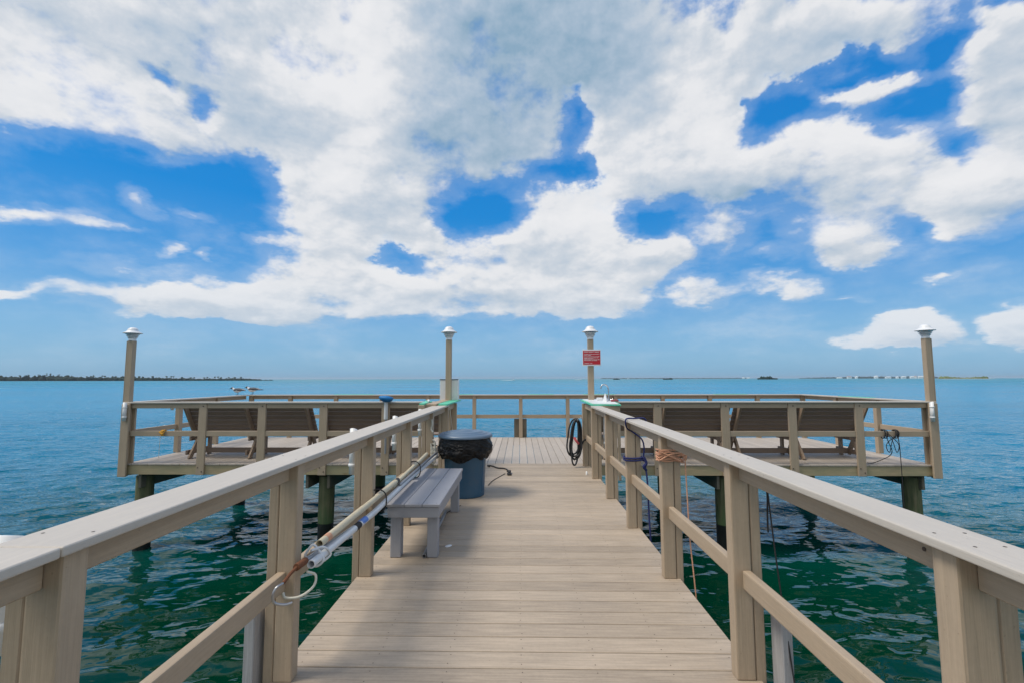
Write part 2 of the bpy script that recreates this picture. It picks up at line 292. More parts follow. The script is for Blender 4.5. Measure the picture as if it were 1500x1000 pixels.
DARKS = [ (-0.0967, 0.614, 0.2808, 0.2691, 0.0342, 0.55), (0.1574, 0.6299, 0.3113, 0.2219, -0.0808, 0.6), (0.0639, 0.7087, 0.4753, 0.1071, -0.037, 0.4), (-0.189, 0.4834, 0.2365, 0.1061, 0.0669, 0.45), (-0.6137, 0.6195, 0.1965, 0.0608, 0.0852, 0.4), (-0.6407, 0.5221, 0.1833, 0.0693, -0.342, 0.35), (-0.4983, 0.4712, 0.1825, 0.0691, 0.2014, 0.35), (-0.7312, 0.3732, 0.1775, 0.0386, 0.1794, 0.4), (-0.8575, 0.5226, 0.1015, 0.0552, 0.0538, 0.3), (0.4582, 0.3555, 0.1946, 0.045, -0.1639, 0.45), (0.2995, 0.3847, 0.102, 0.0472, -0.1146, 0.35), (0.5733, 0.3277, 0.198, 0.0427, -0.1979, 0.35), (0.6694, 0.5482, 0.1476, 0.0563, -0.3464, 0.3), (0.8143, 0.415, 0.0655, 0.1209, -0.3858, 0.25), (-0.3056, 0.3622, 0.1549, 0.0483, 0.0943, 0.3), (-0.0639, 0.1722, 0.2354, 0.036, 0.0057, 0.25), (-0.448, 0.137, 0.3011, 0.0198, 0.0557, 0.2), (0.6201, 0.2204, 0.097, 0.0201, -0.1578, 0.35), (0.8031, 0.2492, 0.099, 0.0194, -0.2517, 0.35), (0.7129, 0.0597, 0.0812, 0.019, -0.0554, 0.3), (0.1201, 0.2516, 0.1981, 0.035, -0.0342, 0.25), (-0.3408, 0.591, 0.1379, 0.1704, -0.3602, -0.75), (-0.8212, 0.448, 0.1536, 0.0715, -0.0389, -0.45), (-0.8171, 0.3866, 0.149, 0.0302, 0.0828, -0.35), (-0.4924, 0.6142, 0.1105, 0.0849, -0.2084, -0.3), (0.3755, 0.5558, 0.0829, 0.0798, -0.1846, -0.5), (0.4377, 0.4632, 0.0933, 0.0703, -0.1939, -0.4), (0.6205, 0.4142, 0.1141, 0.0458, -0.2662, -0.6), (0.8068, 0.3058, 0.0697, 0.0302, -0.0713, -0.5), (0.1518, 0.343, 0.1446, 0.0502, -0.055, -0.4), (0.6123, 0.2661, 0.0742, 0.0284, -0.1843, -0.5), (-0.4178, 0.4007, 0.1128, 0.0604, 0.1476, -0.4), (0.2098, 0.2618, 0.1229, 0.0257, -0.059, -0.3), (0.7151, 0.0991, 0.0508, 0.0203, -0.0906, -0.5) ]
SKY_TINT = [(0, (.40, .66, 1.0)), (.3, (.25, .68, .95)), (.6, (.10, .68, 1.0)), (1, (.08, .68, 1.0))]
def srgb(r, g_, b_):
    return tuple(((c / 255 + .055) / 1.055) ** 2.4 if c > 10 else c / 255 / 12.92 for c in (r, g_, b_))
SKY_RAMP = [(0, srgb(131, 177, 213)), (.06, srgb(140, 184, 218)), (.14, srgb(136, 184, 222)), (.30, srgb(88, 160, 224)), (.5, srgb(34, 140, 220)), (.75, srgb(34, 134, 217)), (1, srgb(40, 130, 212))]
HAZE = 7e-5
# ------------------------------------------------------------------ decks
XL, XR = -1.126, 1.063        # inner faces of the walkway posts
WYE = 8.05                    # walkway boards end here
mb = MB(); sc = MB(); y = -2.0; pitch = .1425
y = 2.299 - pitch * 30
while y < WYE - .05:
    y1 = min(y + pitch - .0065, WYE - .003)
    mb.bb(-1.235, 1.185, y, y1, -.025, 0, bev=.003)
    if y > 1.5:
        for x in (-1.15, -.77, -.385, .0, .385, .77, 1.10):
            for d in (.03, pitch - .035):
                sc.disc((x + random.uniform(-.008, .008), y + d + random.uniform(-.004, .004), .0012), .0035, 6)
    y += pitch
walk = tag(mb.build('walkway_deck', M['deck']), 'long tan composite walkway of cross boards running out to the platform', 'walkway', kind='structure')
tag(sc.build('screw_heads', M['screw'], walk), kind='stuff')
rb = MB()
for x0, x1 in ((-1.215, -1.177), (1.127, 1.165)): rb.bb(x0, x1, -2, 7.96, -.215, -.027)
rb.build('rim_beam', M['timber'], walk)
rb = MB()
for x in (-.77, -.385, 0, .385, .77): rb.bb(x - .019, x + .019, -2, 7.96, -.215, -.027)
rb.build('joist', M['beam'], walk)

PX0, PX1, PY0, PY1 = -7.0, 7.12, 8.0, 11.62
mb = MB(); x = PX0 + .005; k = 0
while x < PX1 - .02:
    x1 = min(x + pitch - .007, PX1)
    y0 = WYE if (x1 > -1.24 and x < 1.19) else PY0 - .035 + random.uniform(-.004, .004)
    mb.bb(x, x1, y0, PY1, -.025, 0, bev=.003); x += pitch
plat = tag(mb.build('platform_deck', M['pdeck']), 'wide pale composite platform deck at the end of the walkway', 'platform', kind='structure')
rb = MB()
rb.bb(PX0 + .03, -1.24, PY0 - .02, PY0 + .02, -.19, -.027); rb.bb(1.2, PX1 - .03, PY0 - .02, PY0 + .02, -.19, -.027)
rb.bb(-1.17, 1.12, PY0 - .02, PY0 + .02, -.19, -.029)
rb.build('rim_beam', M['timber'], plat)
rb = MB(); rb.bb(PX0 + .03, PX1 - .03, PY1 - .06, PY1 - .02, -.19, -.027)
rb.bb(PX0 + .03, PX0 + .07, PY0 + .022, PY1 - .062, -.19, -.027); rb.bb(PX1 - .07, PX1 - .03, PY0 + .022, PY1 - .062, -.19, -.027)
rb.build('rim_beam', M['timber'], plat)
rb = MB()
for i in range(22):
    xx = -6.6 + i * .6
    rb.bb(xx, xx + .04, PY0 + .022, PY1 - .062, -.189, -.028, bev=0)
rb.build('joist', M['beam'], plat)
PILEX = (-6.84, -3.5, 3.60, 6.90)
for px in PILEX:
    for dx in {-6.84: (.07,), -3.5: (-.27, .11), 3.60: (-.17, .10), 6.90: (.04,)}[px]:
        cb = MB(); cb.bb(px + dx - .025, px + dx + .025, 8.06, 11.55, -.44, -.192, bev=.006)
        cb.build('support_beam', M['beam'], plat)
cb = MB()
for yy in (2.9, 6.6): cb.bb(-1.15, 1.10, yy, yy + .05, -.46, -.217)
cb.build('support_beam', M['beam'], walk)

# pilings
mb = MB()
mb.lathe([(.128, -1.6), (.131, -.75), (.133, .52), (.136, .53), (.136, 1.29), (.13, 1.30)], c=(0, 0, ZW), n=28, smooth=True,
         jit=lambda i, t, r, z: (r * (1 + .025 * math.sin(3 * t + z)), z))
pil0 = tag(mb.build('piling', M['pile'], loc=(0, 0, ZW)), 'x', 'piling', 'round timber pilings under the dock')
spots = [(PILEX[0], 8.27, 'green-brown timber piling under the left front corner of the platform'),
         (PILEX[1], 8.27, 'green timber piling with black lower half under the left platform front, beyond the pipes'),
         (PILEX[2], 8.27, 'timber piling with black lower half under the right platform front, beside the metal bracket'),
         (PILEX[3], 8.27, 'green-brown timber piling under the right front corner of the platform'),
         (-6.84, 11.1, 'dark far piling under the left rear corner of the platform'),
         (-3.42, 11.1, 'dark far piling in the shade under the middle of the left half of the platform'),
         (3.42, 11.1, 'dark far piling in the shade under the middle of the right half of the platform'),
         (6.86, 11.1, 'dark far piling under the right rear corner of the platform'),
         (-.95, 3.05, 'piling under the left side of the walkway beside the bench'), (.90, 3.05, 'piling under the right side of the walkway'),
         (-.95, 6.75, 'piling under the left side of the walkway beside the bin'), (.90, 6.75, 'piling under the right side of the walkway by the hose')]
for i, (x, y, lab) in enumerate(spots):
    o = pil0 if i == 0 else copy_tree(pil0)
    o.location = (x, y, ZW); o['label'] = lab; o.rotation_euler.z = i * .9
for x0, x1, lab in ((-1.345, -1.295, 'short weathered grey board standing outside the left railing in the near corner'), (1.24, 1.29, 'short weathered grey board standing outside the right railing in the near corner')):
    mb = MB(); mb.bb(x0, x1, 2.27, 2.37, ZW - .5, .35, bev=.004)
    tag(mb.build('weathered_post', M['weathered'], loc=((x0 + x1) / 2, 2.32, ZW)), lab, 'post', 'weathered grey posts beside the walkway')

# ------------------------------------------------------------------ walkway railings
def walkway_railing(side, ys, label, capw, yend):
    inner = XL if side < 0 else XR; s = side
    t = thing('railing', (inner, ys[2], 0), label, 'railing', 'tan railings round the dock')
    for i, yy in enumerate(ys):
        mb = MB()
        a, b_ = inner, inner + s * .092
        mb.bb(min(a, b_), max(a, b_), yy, yy + .038 + .03, .0 if True else 0, 1.052, bev=.008, seg=2)
        a, b_ = inner + s * .096, inner + s * .146
        mb.bb(min(a, b_), max(a, b_), yy + .004, yy + .09, -.24, 1.05, bev=.005)
        mb.build('post', M['rail'], t)
    X0, X1 = inner + s * .045, inner + s * .083
    for i in range(len(ys) - 1):
        a, b_ = ys[i] + .07, ys[i + 1] - .001
        mb = MB(); mb.bb(min(X0, X1), max(X0, X1), a, b_, .967, 1.053, bev=.004); mb.build('top_rail', M['rail'], t)
        mb = MB(); mb.bb(min(X0, X1) - .002, max(X0, X1) + .002, a, b_, .435, .525, bev=.008, seg=2); mb.build('mid_rail', M['rail'], t)
    return t
LYS = [-.04, 1.13, 2.31, 3.49, 4.67, 5.86, 7.06, 8.0]
RYS = [-.02, 1.16, 2.36, 3.49, 4.62, 5.72, 6.83, 7.82]
tl = walkway_railing(-1, LYS, 'long tan railing along the left side of the walkway with pipes hung on it', .2, 8.0)
tr = walkway_railing(1, RYS, 'long tan railing along the right side of the walkway with ropes tied on it', .16, 7.8)
def cap(pts_in, pts_out, y0, y1, t, z0=1.054, z1=1.08):
    mb = MB(); xm = (pts_in[0] + pts_in[1]) / 2
    vs, fs = unit_box(abs(pts_out[0] - pts_in[0]), y1 - y0, z1 - z0, .007, 3)
    off = Vector((random.uniform(0, 30),) * 3); out = []
    for v in vs:
        f = v.y / (y1 - y0) + .5; w = (v.x / abs(pts_out[0] - pts_in[0])) + .5
        lo = min(pts_in[0], pts_out[0]) * (1 - f) + min(pts_in[1], pts_out[1]) * f
        hi = max(pts_in[0], pts_out[0]) * (1 - f) + max(pts_in[1], pts_out[1]) * f
        out.append((lo * (1 - w) + hi * w, (y0 + y1) / 2 + v.y, (z0 + z1) / 2 + v.z))
    mb.add(out, fs, [Vector((v.y, v.x, v.z)) + off for v in vs])
    ys_ = LYS if t is tl else RYS
    for yy in ys_[:6]:
        for q_ in ((-1.13, -1.24) if t is tl else (1.07, 1.15)):
            for e_ in (-.03, .07):
                if y0 + .02 < yy + e_ < y1 - .02: mb.disc((q_ + random.uniform(-.01, .01), yy + e_ + random.uniform(-.008, .008), 1.0806), .0042, 8, mi=1)
    mb.build('cap_rail', [M['cap'], M['screw']], t)
cap((-1.065, -1.098), (-1.25, -1.28), -.6, 1.095, tl)
cap((-1.098, -1.098), (-1.28, -1.29), 1.098, 4.7, tl)
cap((-1.098, -1.10), (-1.29, -1.31), 4.703, 7.0, tl)
cap((1.036, 1.036), (1.185, 1.185), -.6, 3.52, tr)
cap((1.036, 1.036), (1.185, 1.185), 3.523, 6.72, tr)
# screws seen on the near rails
mb = MB(); mb.tube([(XL - .043, .94, 1.005), (XL - .046, .94, 1.005)], .006, 8); mb.build('screw', M['screw'], tl)
mb = MB(); mb.tube([(XR + .043, 1.30, 1.012), (XR + .046, 1.30, 1.012)], .006, 8); mb.build('screw', M['screw'], tr)

# ------------------------------------------------------------------ platform railings
def plat_railing(axis, at_, a, b_, posts, label, out, z0post=-.19, w=.14, zcap=1.08, green=(), capov=0.0, twin=False):
    """railing along X (axis 0) or Y (axis 1); 'out' is the outward direction"""
    c = (a + b_) / 2
    t = thing('railing', (c, at_, 0) if axis == 0 else (at_, c, 0), label, 'railing', 'tan railings round the dock')
    def B(mb, u0, u1, v0, v1, z0, z1, **k):
        v0, v1 = sorted((at_ + out * v0, at_ + out * v1))
        if axis == 0: mb.bb(u0, u1, v0, v1, z0, z1, **k)
        else: mb.bb(v0, v1, u0, u1, z0, z1, **k)
    for p in posts:
        mb = MB(); B(mb, p - w / 2, p + w / 2, .0 if w > .1 else -.06, .038, z0post if w > .1 else 0, 1.052, bev=.005)
        if twin: B(mb, p - w / 2 + .025, p + w / 2 - .025, -.11, -.072, .0, 1.052, bev=.005)
        if w > .1:
            for dz, dx in ((1.005, .01), (-.06, -.035), (-.13, .035)): mb.tube([(p + dx, at_ + out * .037, dz), (p + dx, at_ + out * .0435, dz)], .011, 8, mi=1)
        mb.build('post', [M['rail'], M['screw']], t)
    segs = [a] + list(posts) + [b_]
    segs = sorted(set(round(v, 3) for v in segs))
    for i in range(len(segs) - 1):
        u0 = segs[i] + (w / 2 + .001 if segs[i] in [round(p, 3) for p in posts] else 0); u1 = segs[i + 1] - (w / 2 + .001 if segs[i + 1] in [round(p, 3) for p in posts] else 0)
        if u1 - u0 < .1: continue
        mb = MB(); B(mb, u0, u1, -.012, .026, .967, 1.052); mb.build('top_rail', M['rail'], t)
        mb = MB(); B(mb, u0, u1, -.012, .028, .478, .572); mb.build('mid_rail', M['rail'], t)
    mb = MB(); B(mb, a - capov, b_ + capov, -.105, .06, 1.054, zcap, bev=.006, seg=2); mb.build('cap_rail', M['cap'], t)
    for u0, u1 in green:
        mb = MB(); B(mb, u0, u1, -.09, .05, zcap, zcap + .008, bev=.002); tag(mb.build('cutting_board', M['green'], t), 'green board fixed along the rail cap')
    return t
plat_railing(0, 7.98, -7.04, -1.52, [-5.62, -4.563, -3.47, -2.368], 'front railing of the platform left of the walkway', -1)
plat_railing(0, 7.98, 1.50, 7.14, [2.385, 3.55, 4.70, 5.836], 'front railing of the platform right of the walkway', -1)
bx = [-6.97 + .06, -5.9, -4.72, -3.54, -2.36, -1.17, .01, 1.20, 2.41, 3.60, 4.78, 5.97, 7.1]
tb = plat_railing(0, 11.56, -7.05, 7.18, bx, 'long back railing at the seaward edge of the platform', 1, w=.09, green=((-4.75, -3.75), (-1.85, -1.2), (.2, .85), (1.6, 2.4), (4.9, 5.7)))
plat_railing(1, -7.02, 8.05, 11.48, [9.22, 10.37], 'short side railing at the left end of the platform', -1, w=.09)
plat_railing(1, 7.14, 8.05, 11.48, [9.22, 10.37], 'short side railing at the right end of the platform', 1, w=.09, green=((9.3, 10.2),))
mb = MB(); mb.bb(-.16, .16, 11.61, 11.65, -.05, .46); mb.build('backing_board', M['beam'], tb)

# ------------------------------------------------------------------ lamp posts
def lamp_post(x, y, label, corner=0):
    t = thing('lamp_post', (x, y, 0), label, 'lamp post', 'lamp posts on the platform')
    mb = MB()
    mb.bb(x - .05, x + .05, y - .045, y + .045, -.22 if corner else 0, 2.165, bev=.005)
    if corner: mb.bb(x - corner * .053, x - corner * .066, y - .042, y + .042, 1.07, 2.16, bev=.002)
    mb.build('post', M['rail'], t)
    if corner:
        mb = MB(); xa, xb = (x - .045, x + .10) if corner > 0 else (x - .10, x + .045); mb.bb(xa, xb, y - .084, y - .047, -.215, 1.05, bev=.006)
        mb.bb(xa, xb, y + .047, y + .085, -.21, 1.05, bev=.006)
        mb.build('clamp_board', M['rail'], t)
    c = (x, y, 2.165)
    mb = MB(); mb.lathe([(.058, 0), (.058, .04), (.045, .045), (.045, .14)], c, 24); lb = mb.build('lamp', M['lamp'], t)
    mb = MB()
    for r0, r1, z in ((.058, .078, .045), (.066, .092, .072), (.078, .104, .100)):
        mb.lathe([(r0 - .012, z), (r0, z - .002), (r1, z + .014), (r1 - .001, z + .019), (r0 - .008, z + .008)], c, 28)
    mb.build('louvre', M['lamp'], lb)
    mb = MB(); mb.lathe([(.05, .134), (.142, .130), (.147, .134), (.140, .141), (.105, .158), (.082, .182), (.078, .196), (.070, .212), (.052, .228), (.028, .237), (.0001, .240)], c, 32)
    mb.build('lamp_shade', M['lamp'], lb)
    return t
lamp_post(-7.0, 7.98, 'lamp post with white louvred cap at the far left corner of the platform', 1)
lamp_post(-1.27, 8.0, 'lamp post with white louvred cap standing in front of the white bin')
lamp_post(1.245, 8.0, 'lamp post with white louvred cap carrying the red sign')
lamp_post(7.09, 7.98, 'lamp post with white louvred cap at the far right corner of the platform', -1)

# ------------------------------------------------------------------ high-back benches
def hb_bench():
    t = thing('bench', (0, 0, 0), 'x', 'bench', 'brown high-back benches on the platform')
    W = 1.215
    a0, a1 = Vector((0, .40, .05)), Vector((0, -.12, .97))
    d = (a1 - a0).normalized(); nrm = Vector((0, d.z, -d.y))
    for sx in (-1.13, 0, 1.13):
        for dx, nm, p0, p1, w_, h_ in ((0, 'backrest_support', a0, a1, .038, .085), (.04, 'leg', Vector((0, 0, 0)), Vector((0, .26, .41)), .038, .085),
                                       (0, 'leg', Vector((0, .60, 0)), Vector((0, .60, .41)), .038, .085)):
            o = Vector((sx + (dx if sx < .5 else -dx), 0, 0)); mb = MB()
            mb.beam(p0 + o, p1 + o, w_, h_, up=(0, 1, 0.01)); mb.build(nm, M['bframe'], t)
        mb = MB(); mb.bb(sx - .058, sx - .02, .02, .66, .07, .155); mb.bb(sx - .058, sx - .02, .10, .70, .32, .405); mb.build('side_frame', M['bench'], t)
    mb = MB()
    for i in range(6):
        s_ = .50 + i * .0935; c = a0 + d * s_ + nrm * .058
        mb.box((0, c.y, c.z), (2 * W, .022, .083), Matrix.Rotation(math.atan2(-d.y, d.z), 3, 'X'), .003)
    mb.build('backrest', M['bench'], t)
    mb = MB()
    for i in range(4): mb.bb(-W, W, .25 + i * .118, .25 + i * .118 + .112, .407, .43, bev=.003)
    mb.build('seat', M['bench'], t)
    mb = MB(); mb.bb(-1.11, 1.11, .335, .373, .065, .16); mb.build('stretcher', M['bench'], t)
    return t
BL = [(-5.085, 'brown high-back bench nearest the left end of the platform, seen from behind'),
      (-2.525, 'brown high-back bench just left of the walkway, behind the blue brush'),
      (2.63, 'brown high-back bench just right of the walkway, beyond the sink counter'),
      (5.115, 'brown high-back bench nearest the right end of the platform, beside the black cords')]
b0 = hb_bench()
for i, (x, lab) in enumerate(BL):
    o = b0 if i == 0 else copy_tree(b0)
    o.location = (x, 8.44, 0); o['label'] = lab

# ------------------------------------------------------------------ grey bench
t = thing('bench', (-.89, 4.55, 0), 'low grey painted bench without a back standing on the walkway', 'bench')
GX0, GX1, GY0, GY1 = -1.10, -.672, 3.80, 5.27
mb = MB()
w3 = (GX1 - GX0 + .02) / 3
for i in range(3): mb.bb(GX0 - .01 + i * w3 + .002, GX0 - .01 + (i + 1) * w3 - .002, GY0 - .012, GY1 + .012, .428, .453, bev=.004)
for i in range(3):
    for yy in (GY0 + .02, GY0 + .48, GY0 + .98, GY1 - .02):
        for dx in (.035, w3 - .035): mb.disc((GX0 - .01 + i * w3 + dx, yy, .4535), .0045, 8, mi=1)
mb.build('seat', [M['grey'], M['screw']], t)
mb = MB(); mb.bb(GX0, GX1, GY0, GY0 + .038, .34, .427); mb.bb(GX0, GX1, GY1 - .038, GY1, .34, .427)
mb.bb(GX0, GX0 + .037, GY0 + .039, GY1 - .039, .341, .426); mb.bb(GX1 - .037, GX1, GY0 + .039, GY1 - .039, .341, .426)
mb.build('apron', M['grey'], t)
for lx in (GX0 + .012, GX1 - .108):
    for ly in (GY0 + .06, GY1 - .14):
        mb = MB(); mb.bb(lx, lx + .088, ly, ly + .085, 0, .36, bev=.005); mb.build('leg', M['grey'], t)

# ------------------------------------------------------------------ bin, bag, lid
BC = (-.715, 5.93, 0)
t = thing('trash_can', BC, 'large round blue-grey plastic trash can with a lid standing behind the grey bench', 'trash can')
mb = MB()
mb.lathe([(.0001, .012), (.236, .012), (.243, 0), (.247, .01), (.248, .05), (.276, .66), (.29, .665), (.29, .70), (.275, .705), (.27, .70), (.24, .05), (.0001, .04)], BC, 48)
mb.build('body', M['can'], t)
mb = MB()
for a in (math.radians(200), math.radians(-25)):
    cx, cy = BC[0] + .25 * math.cos(a), BC[1] + .25 * math.sin(a)
    mb.beam((BC[0] + .249 * math.cos(a), BC[1] + .249 * math.sin(a), .06), (BC[0] + .268 * math.cos(a), BC[1] + .268 * math.sin(a), .46), .03, .008, up=(math.cos(a), math.sin(a), 0))
mb.build('side_rib', M['can'], t)
mb = MB()
mb.lathe([(.30, .735), (.345, .732), (.352, .742), (.350, .758), (.335, .772), (.318, .780), (.305, .768), (.292, .768), (.280, .788), (.262, .794), (.250, .782), (.236, .782), (.224, .802), (.16, .812), (.150, .803), (.10, .806), (.09, .816), (.0001, .820)], BC, 56)
lid = mb.build('lid', M['lid'], t)
mb = MB()
def bagj(i, t_, r, z):
    n_ = mnoise.noise(Vector((math.cos(t_) * 3.5, math.sin(t_) * 3.5, z * 14))) * .022 - abs(mnoise.noise(Vector((math.cos(t_) * 8, math.sin(t_) * 8, z * 26)))) * .034 + .008 + mnoise.noise(Vector((math.cos(t_) * 22, math.sin(t_) * 22, z * 40))) * .007
    f = max(0, min(1, (.70 - z) / .1))
    dz = mnoise.noise(Vector((math.cos(t_) * 2, math.sin(t_) * 2, 3.3))) * .07 * max(0, (.60 - z) / .14) if z < .6 else 0
    return r + n_ * (.4 + .6 * f), z + dz
prof = [(.300, .735)] + [(.318 + .022 * math.sin(k / 24 * math.pi) - (.03 * max(0, k - 17) / 7), .73 - k * .0108) for k in range(25)] + [(.285, .47), (.274, .50)]
prof = [prof[0]] + [(prof[i][0] * (1 - f) + prof[i + 1][0] * f, prof[i][1] * (1 - f) + prof[i + 1][1] * f) for i in range(1, 25) for f in (0, .5)] + prof[25:]
mb.lathe(prof, BC, 220, jit=bagj)
tag(mb.build('trash_bag', M['bag'], loc=(BC[0], BC[1], .47)), 'shiny black bin bag folded over the rim of the trash can', 'bag')

# ------------------------------------------------------------------ pipes hung along the left rail
def pipe(pts, r, mat, label, name='pipe', cat='pipe', group='pipes and poles hung along the left railing', n=14, hollow=True):
    mb = MB(); mb.tube(pts, r, n, hollow=hollow)
    return tag(mb.build(name, mat, loc=pts[0]), label, cat, group)
p = pipe([(-1.055, 2.33, .552), (-1.05, 3.3, .527), (-1.06, 4.3, .535), (-1.075, 5.85, .49)], .021, M['pvc'], 'thick white pipe with an open cut end, lowest of the bundle on the left railing')
mb = MB(); mb.tube([(-1.053, 3.02, .535), (-1.052, 3.12, .533)], .0225, 14); mb.build('tape', M['btape'], p)
mb = MB(); mb.tube([(-1.051, 2.92, .537), (-1.0525, 3.0, .535)], .0225, 14); mb.build('tape', M['cord'], p)
p = pipe([(-1.085, 2.49, .595), (-1.085, 3.34, .590), (-1.09, 4.05, .585)], .021, M['cream'], 'yellowed cream pipe with an open end on top of the bundle on the left railing')
mb = MB(); mb.tube([(-1.085, 2.56, .5945), (-1.085, 2.61, .594)], .0225, 14); mb.build('tape', M['orange'], p)
mb = MB(); mb.tube([(-1.09, 4.0, .5855), (-1.09, 4.06, .585)], .0235, 14); mb.build('end_cap', M['black'], p)
pipe([(-1.095, 3.9, .565), (-1.09, 5.0, .60), (-1.09, 5.30, .612)], .019, M['cream'], 'cream pipe reaching from the middle of the left railing toward the trash can')
pipe([(-1.06, 4.0, .553), (-1.06, 5.0, .556), (-1.065, 5.80, .548)], .016, M['gpole'], 'grey metal pole in the far half of the bundle on the left railing', name='metal_pole', cat='pole')
p = pipe([(-1.085, 2.33, .568), (-1.07, 3.4, .500), (-1.08, 4.6, .495)], .014, M['gpole'], 'thin grey boat hook pole with a rusty end on the left railing', name='boat_hook', cat='boat hook', hollow=False)
mb = MB(); mb.tube([(-1.0855, 2.24, .573), (-1.0855, 2.335, .568)], .017, 10); mb.tube(smooth_path([(-1.085, 2.24, .572), (-1.09, 2.19, .562), (-1.09, 2.13, .548)], 4), [.008] * 9, 8)
mb.build('rusty_tip', M['rust'], p)
mb = MB(); mb.tube(smooth_path([(-1.09, 2.13, .548), (-1.105, 2.10, .54), (-1.115, 2.09, .51), (-1.11, 2.10, .475), (-1.075, 2.12, .458), (-1.05, 2.14, .458)], 5), .006, 8)
mb.build('hook', M['galv'], p)
mb = MB(); mb.tube(smooth_path([(-1.12, 2.40, .57), (-1.09, 2.42, .615), (-1.055, 2.43, .575), (-1.03, 2.42, .54), (-1.06, 2.41, .512), (-1.10, 2.40, .53), (-1.12, 2.40, .57)], 5), .0065, 8)
mb.tube(smooth_path([(-1.08, 2.38, .60), (-1.05, 2.46, .59), (-1.026, 2.50, .54), (-1.05, 2.47, .515)], 4), .0065, 8)
tag(mb.build('strap', M['pvc'], loc=(-1.12, 2.40, .57)), 'white tie strapped round the near end of the pipe bundle', 'strap')
mb = MB(); mb.tube(smooth_path([(-1.06, 2.30, .53), (-1.03, 2.33, .50), (-1.03, 2.31, .455), (-1.07, 2.26, .43), (-1.13, 2.24, .432), (-1.15, 2.25, .45)], 6), .006, 8)
tag(mb.build('rope_loop', M['wrope'], loc=(-1.06, 2.30, .53)), 'loop of pale rope hanging below the near ends of the pipes', 'rope')
for i, yy in enumerate((3.49, 4.67, 5.80)):     # straps that hold the bundle to the posts
    mb = MB(); mb.tube(smooth_path([(-1.128, yy + .03, .63), (-1.08, yy + .03, .635), (-1.035, yy + .03, .60), (-1.03, yy + .03, .52), (-1.06, yy + .03, .475), (-1.128, yy + .03, .47)], 5), .005, 6)
    tag(mb.build('strap', M['cord'], loc=(-1.128, yy + .03, .63)), ('black strap holding the pipes to the second near post beside the grey bench', 'black strap holding the pipes to the post behind the middle of the grey bench', 'black strap holding the far ends of the pipes near the trash can')[i], 'strap', 'black straps holding the pipes')
mb = MB(); mb.tube([(-.80, 3.845, .019), (-.83, 5.1, .019)], .017, 12, hollow=True)
tag(mb.build('metal_pole', M['gpole'], loc=(-.80, 3.845, 0)), 'grey pole lying on the deck under the grey bench', 'pole')
# small rope and tackle hanging between posts beside the bin
mb = MB(); mb.tube(smooth_path([(-1.14, 5.84, .96), (-1.13, 5.83, .9), (-1.145, 5.84, .84), (-1.12, 5.82, .80)], 5), .010, 6)
random.seed(3)
for k in range(5):
    z0 = .66 - k * .045; mb.tube(smooth_path([(-1.12, 5.80, z0 + .05), (-1.09, 5.80, z0 + .02), (-1.085, 5.81, z0 - .05), (-1.12, 5.80, z0 - .07), (-1.14, 5.80, z0)], 4), .009, 6)
tag(mb.build('rope', M['wrope'], loc=(-1.14, 5.84, .96)), 'white rope bunched on the left railing post just behind the trash can lid', 'rope')
mb = MB(); mb.tube(smooth_path([(-1.09, 6.98, 1.04), (-1.09, 7.1, .9), (-1.10, 7.3, .72), (-1.10, 7.4, .60)], 5), .007, 6)
tag(mb.build('cord', M['wrope'], loc=(-1.09, 6.98, 1.04)), 'pale cord hanging from the left counter behind the trash can', 'cord')

# rod holders
def rod_holder(x, y, z0, z1, label, r=.028):
    t = thing('rod_holder', (x, y, z0), label, 'rod holder', 'white rod holder tubes on the railings')
    mb = MB(); n = 20; vs = []
    for k in range(n):
        a = 2 * math.pi * k / n; vs.append((x + r * math.cos(a), y + r * math.sin(a), z1 - .03 * (1 + math.sin(a)) / 2))
    for k in range(n):
        a = 2 * math.pi * k / n; vs.append((x + r * math.cos(a), y + r * math.sin(a), z0))
    for k in range(n):
        a = 2 * math.pi * k / n; vs.append((x + .85 * r * math.cos(a), y + .85 * r * math.sin(a), z1 - .03 * (1 + math.sin(a)) / 2))
    for k in range(n):
        a = 2 * math.pi * k / n; vs.append((x + .85 * r * math.cos(a), y + .85 * r * math.sin(a), z0))
    fs = []
    for k in range(n):
        j = (k + 1) % n; fs += [[k, j, 2 * n + j, 2 * n + k], [n + k, n + j, j, k], [2 * n + k, 2 * n + j, 3 * n + j, 3 * n + k], [n + k, 3 * n + k, 3 * n + j, n + j]]
    mb.add(vs, fs, smooth=True); mb.build('tube', M['white'], t)
    mb = MB()
    for zz in (z0 + .07, z1 - .09): mb.lathe([(r + .001, zz - .012), (r + .006, zz - .008), (r + .006, zz + .008), (r + .001, zz + .012)], (x, y, 0), 16)
    mb.build('clamp', M['white'], t)
    return t
rod_holder(-1.39, 1.25, .76, 1.068, 'white rod holder tube outside the left railing at the near left edge of the view', .045)
rod_holder(-1.305, 3.55, .745, 1.10, 'white rod holder tube outside the left railing above the pipe bundle')
rod_holder(-1.305, 4.73, .745, 1.10, 'white rod holder tube outside the left railing behind the grey bench')
rod_holder(-1.305, 5.92, .745, 1.09, 'white rod holder tube outside the left railing beside the trash can')
rod_holder(-6.95, 7.862, .75, 1.08, 'white rod holder tube on the left corner lamp post', .030)
rod_holder(7.0, 7.862, .745, 1.08, 'white rod holder tube on the right corner lamp post', .030)
rod_holder(-7.16, 9.22, .85, 1.07, 'white rod holder tube outside the left side railing', .03)
rod_holder(1.265, 6.87, .45, 1.03, 'white rod holder tube outside the right railing near the sink', .022)

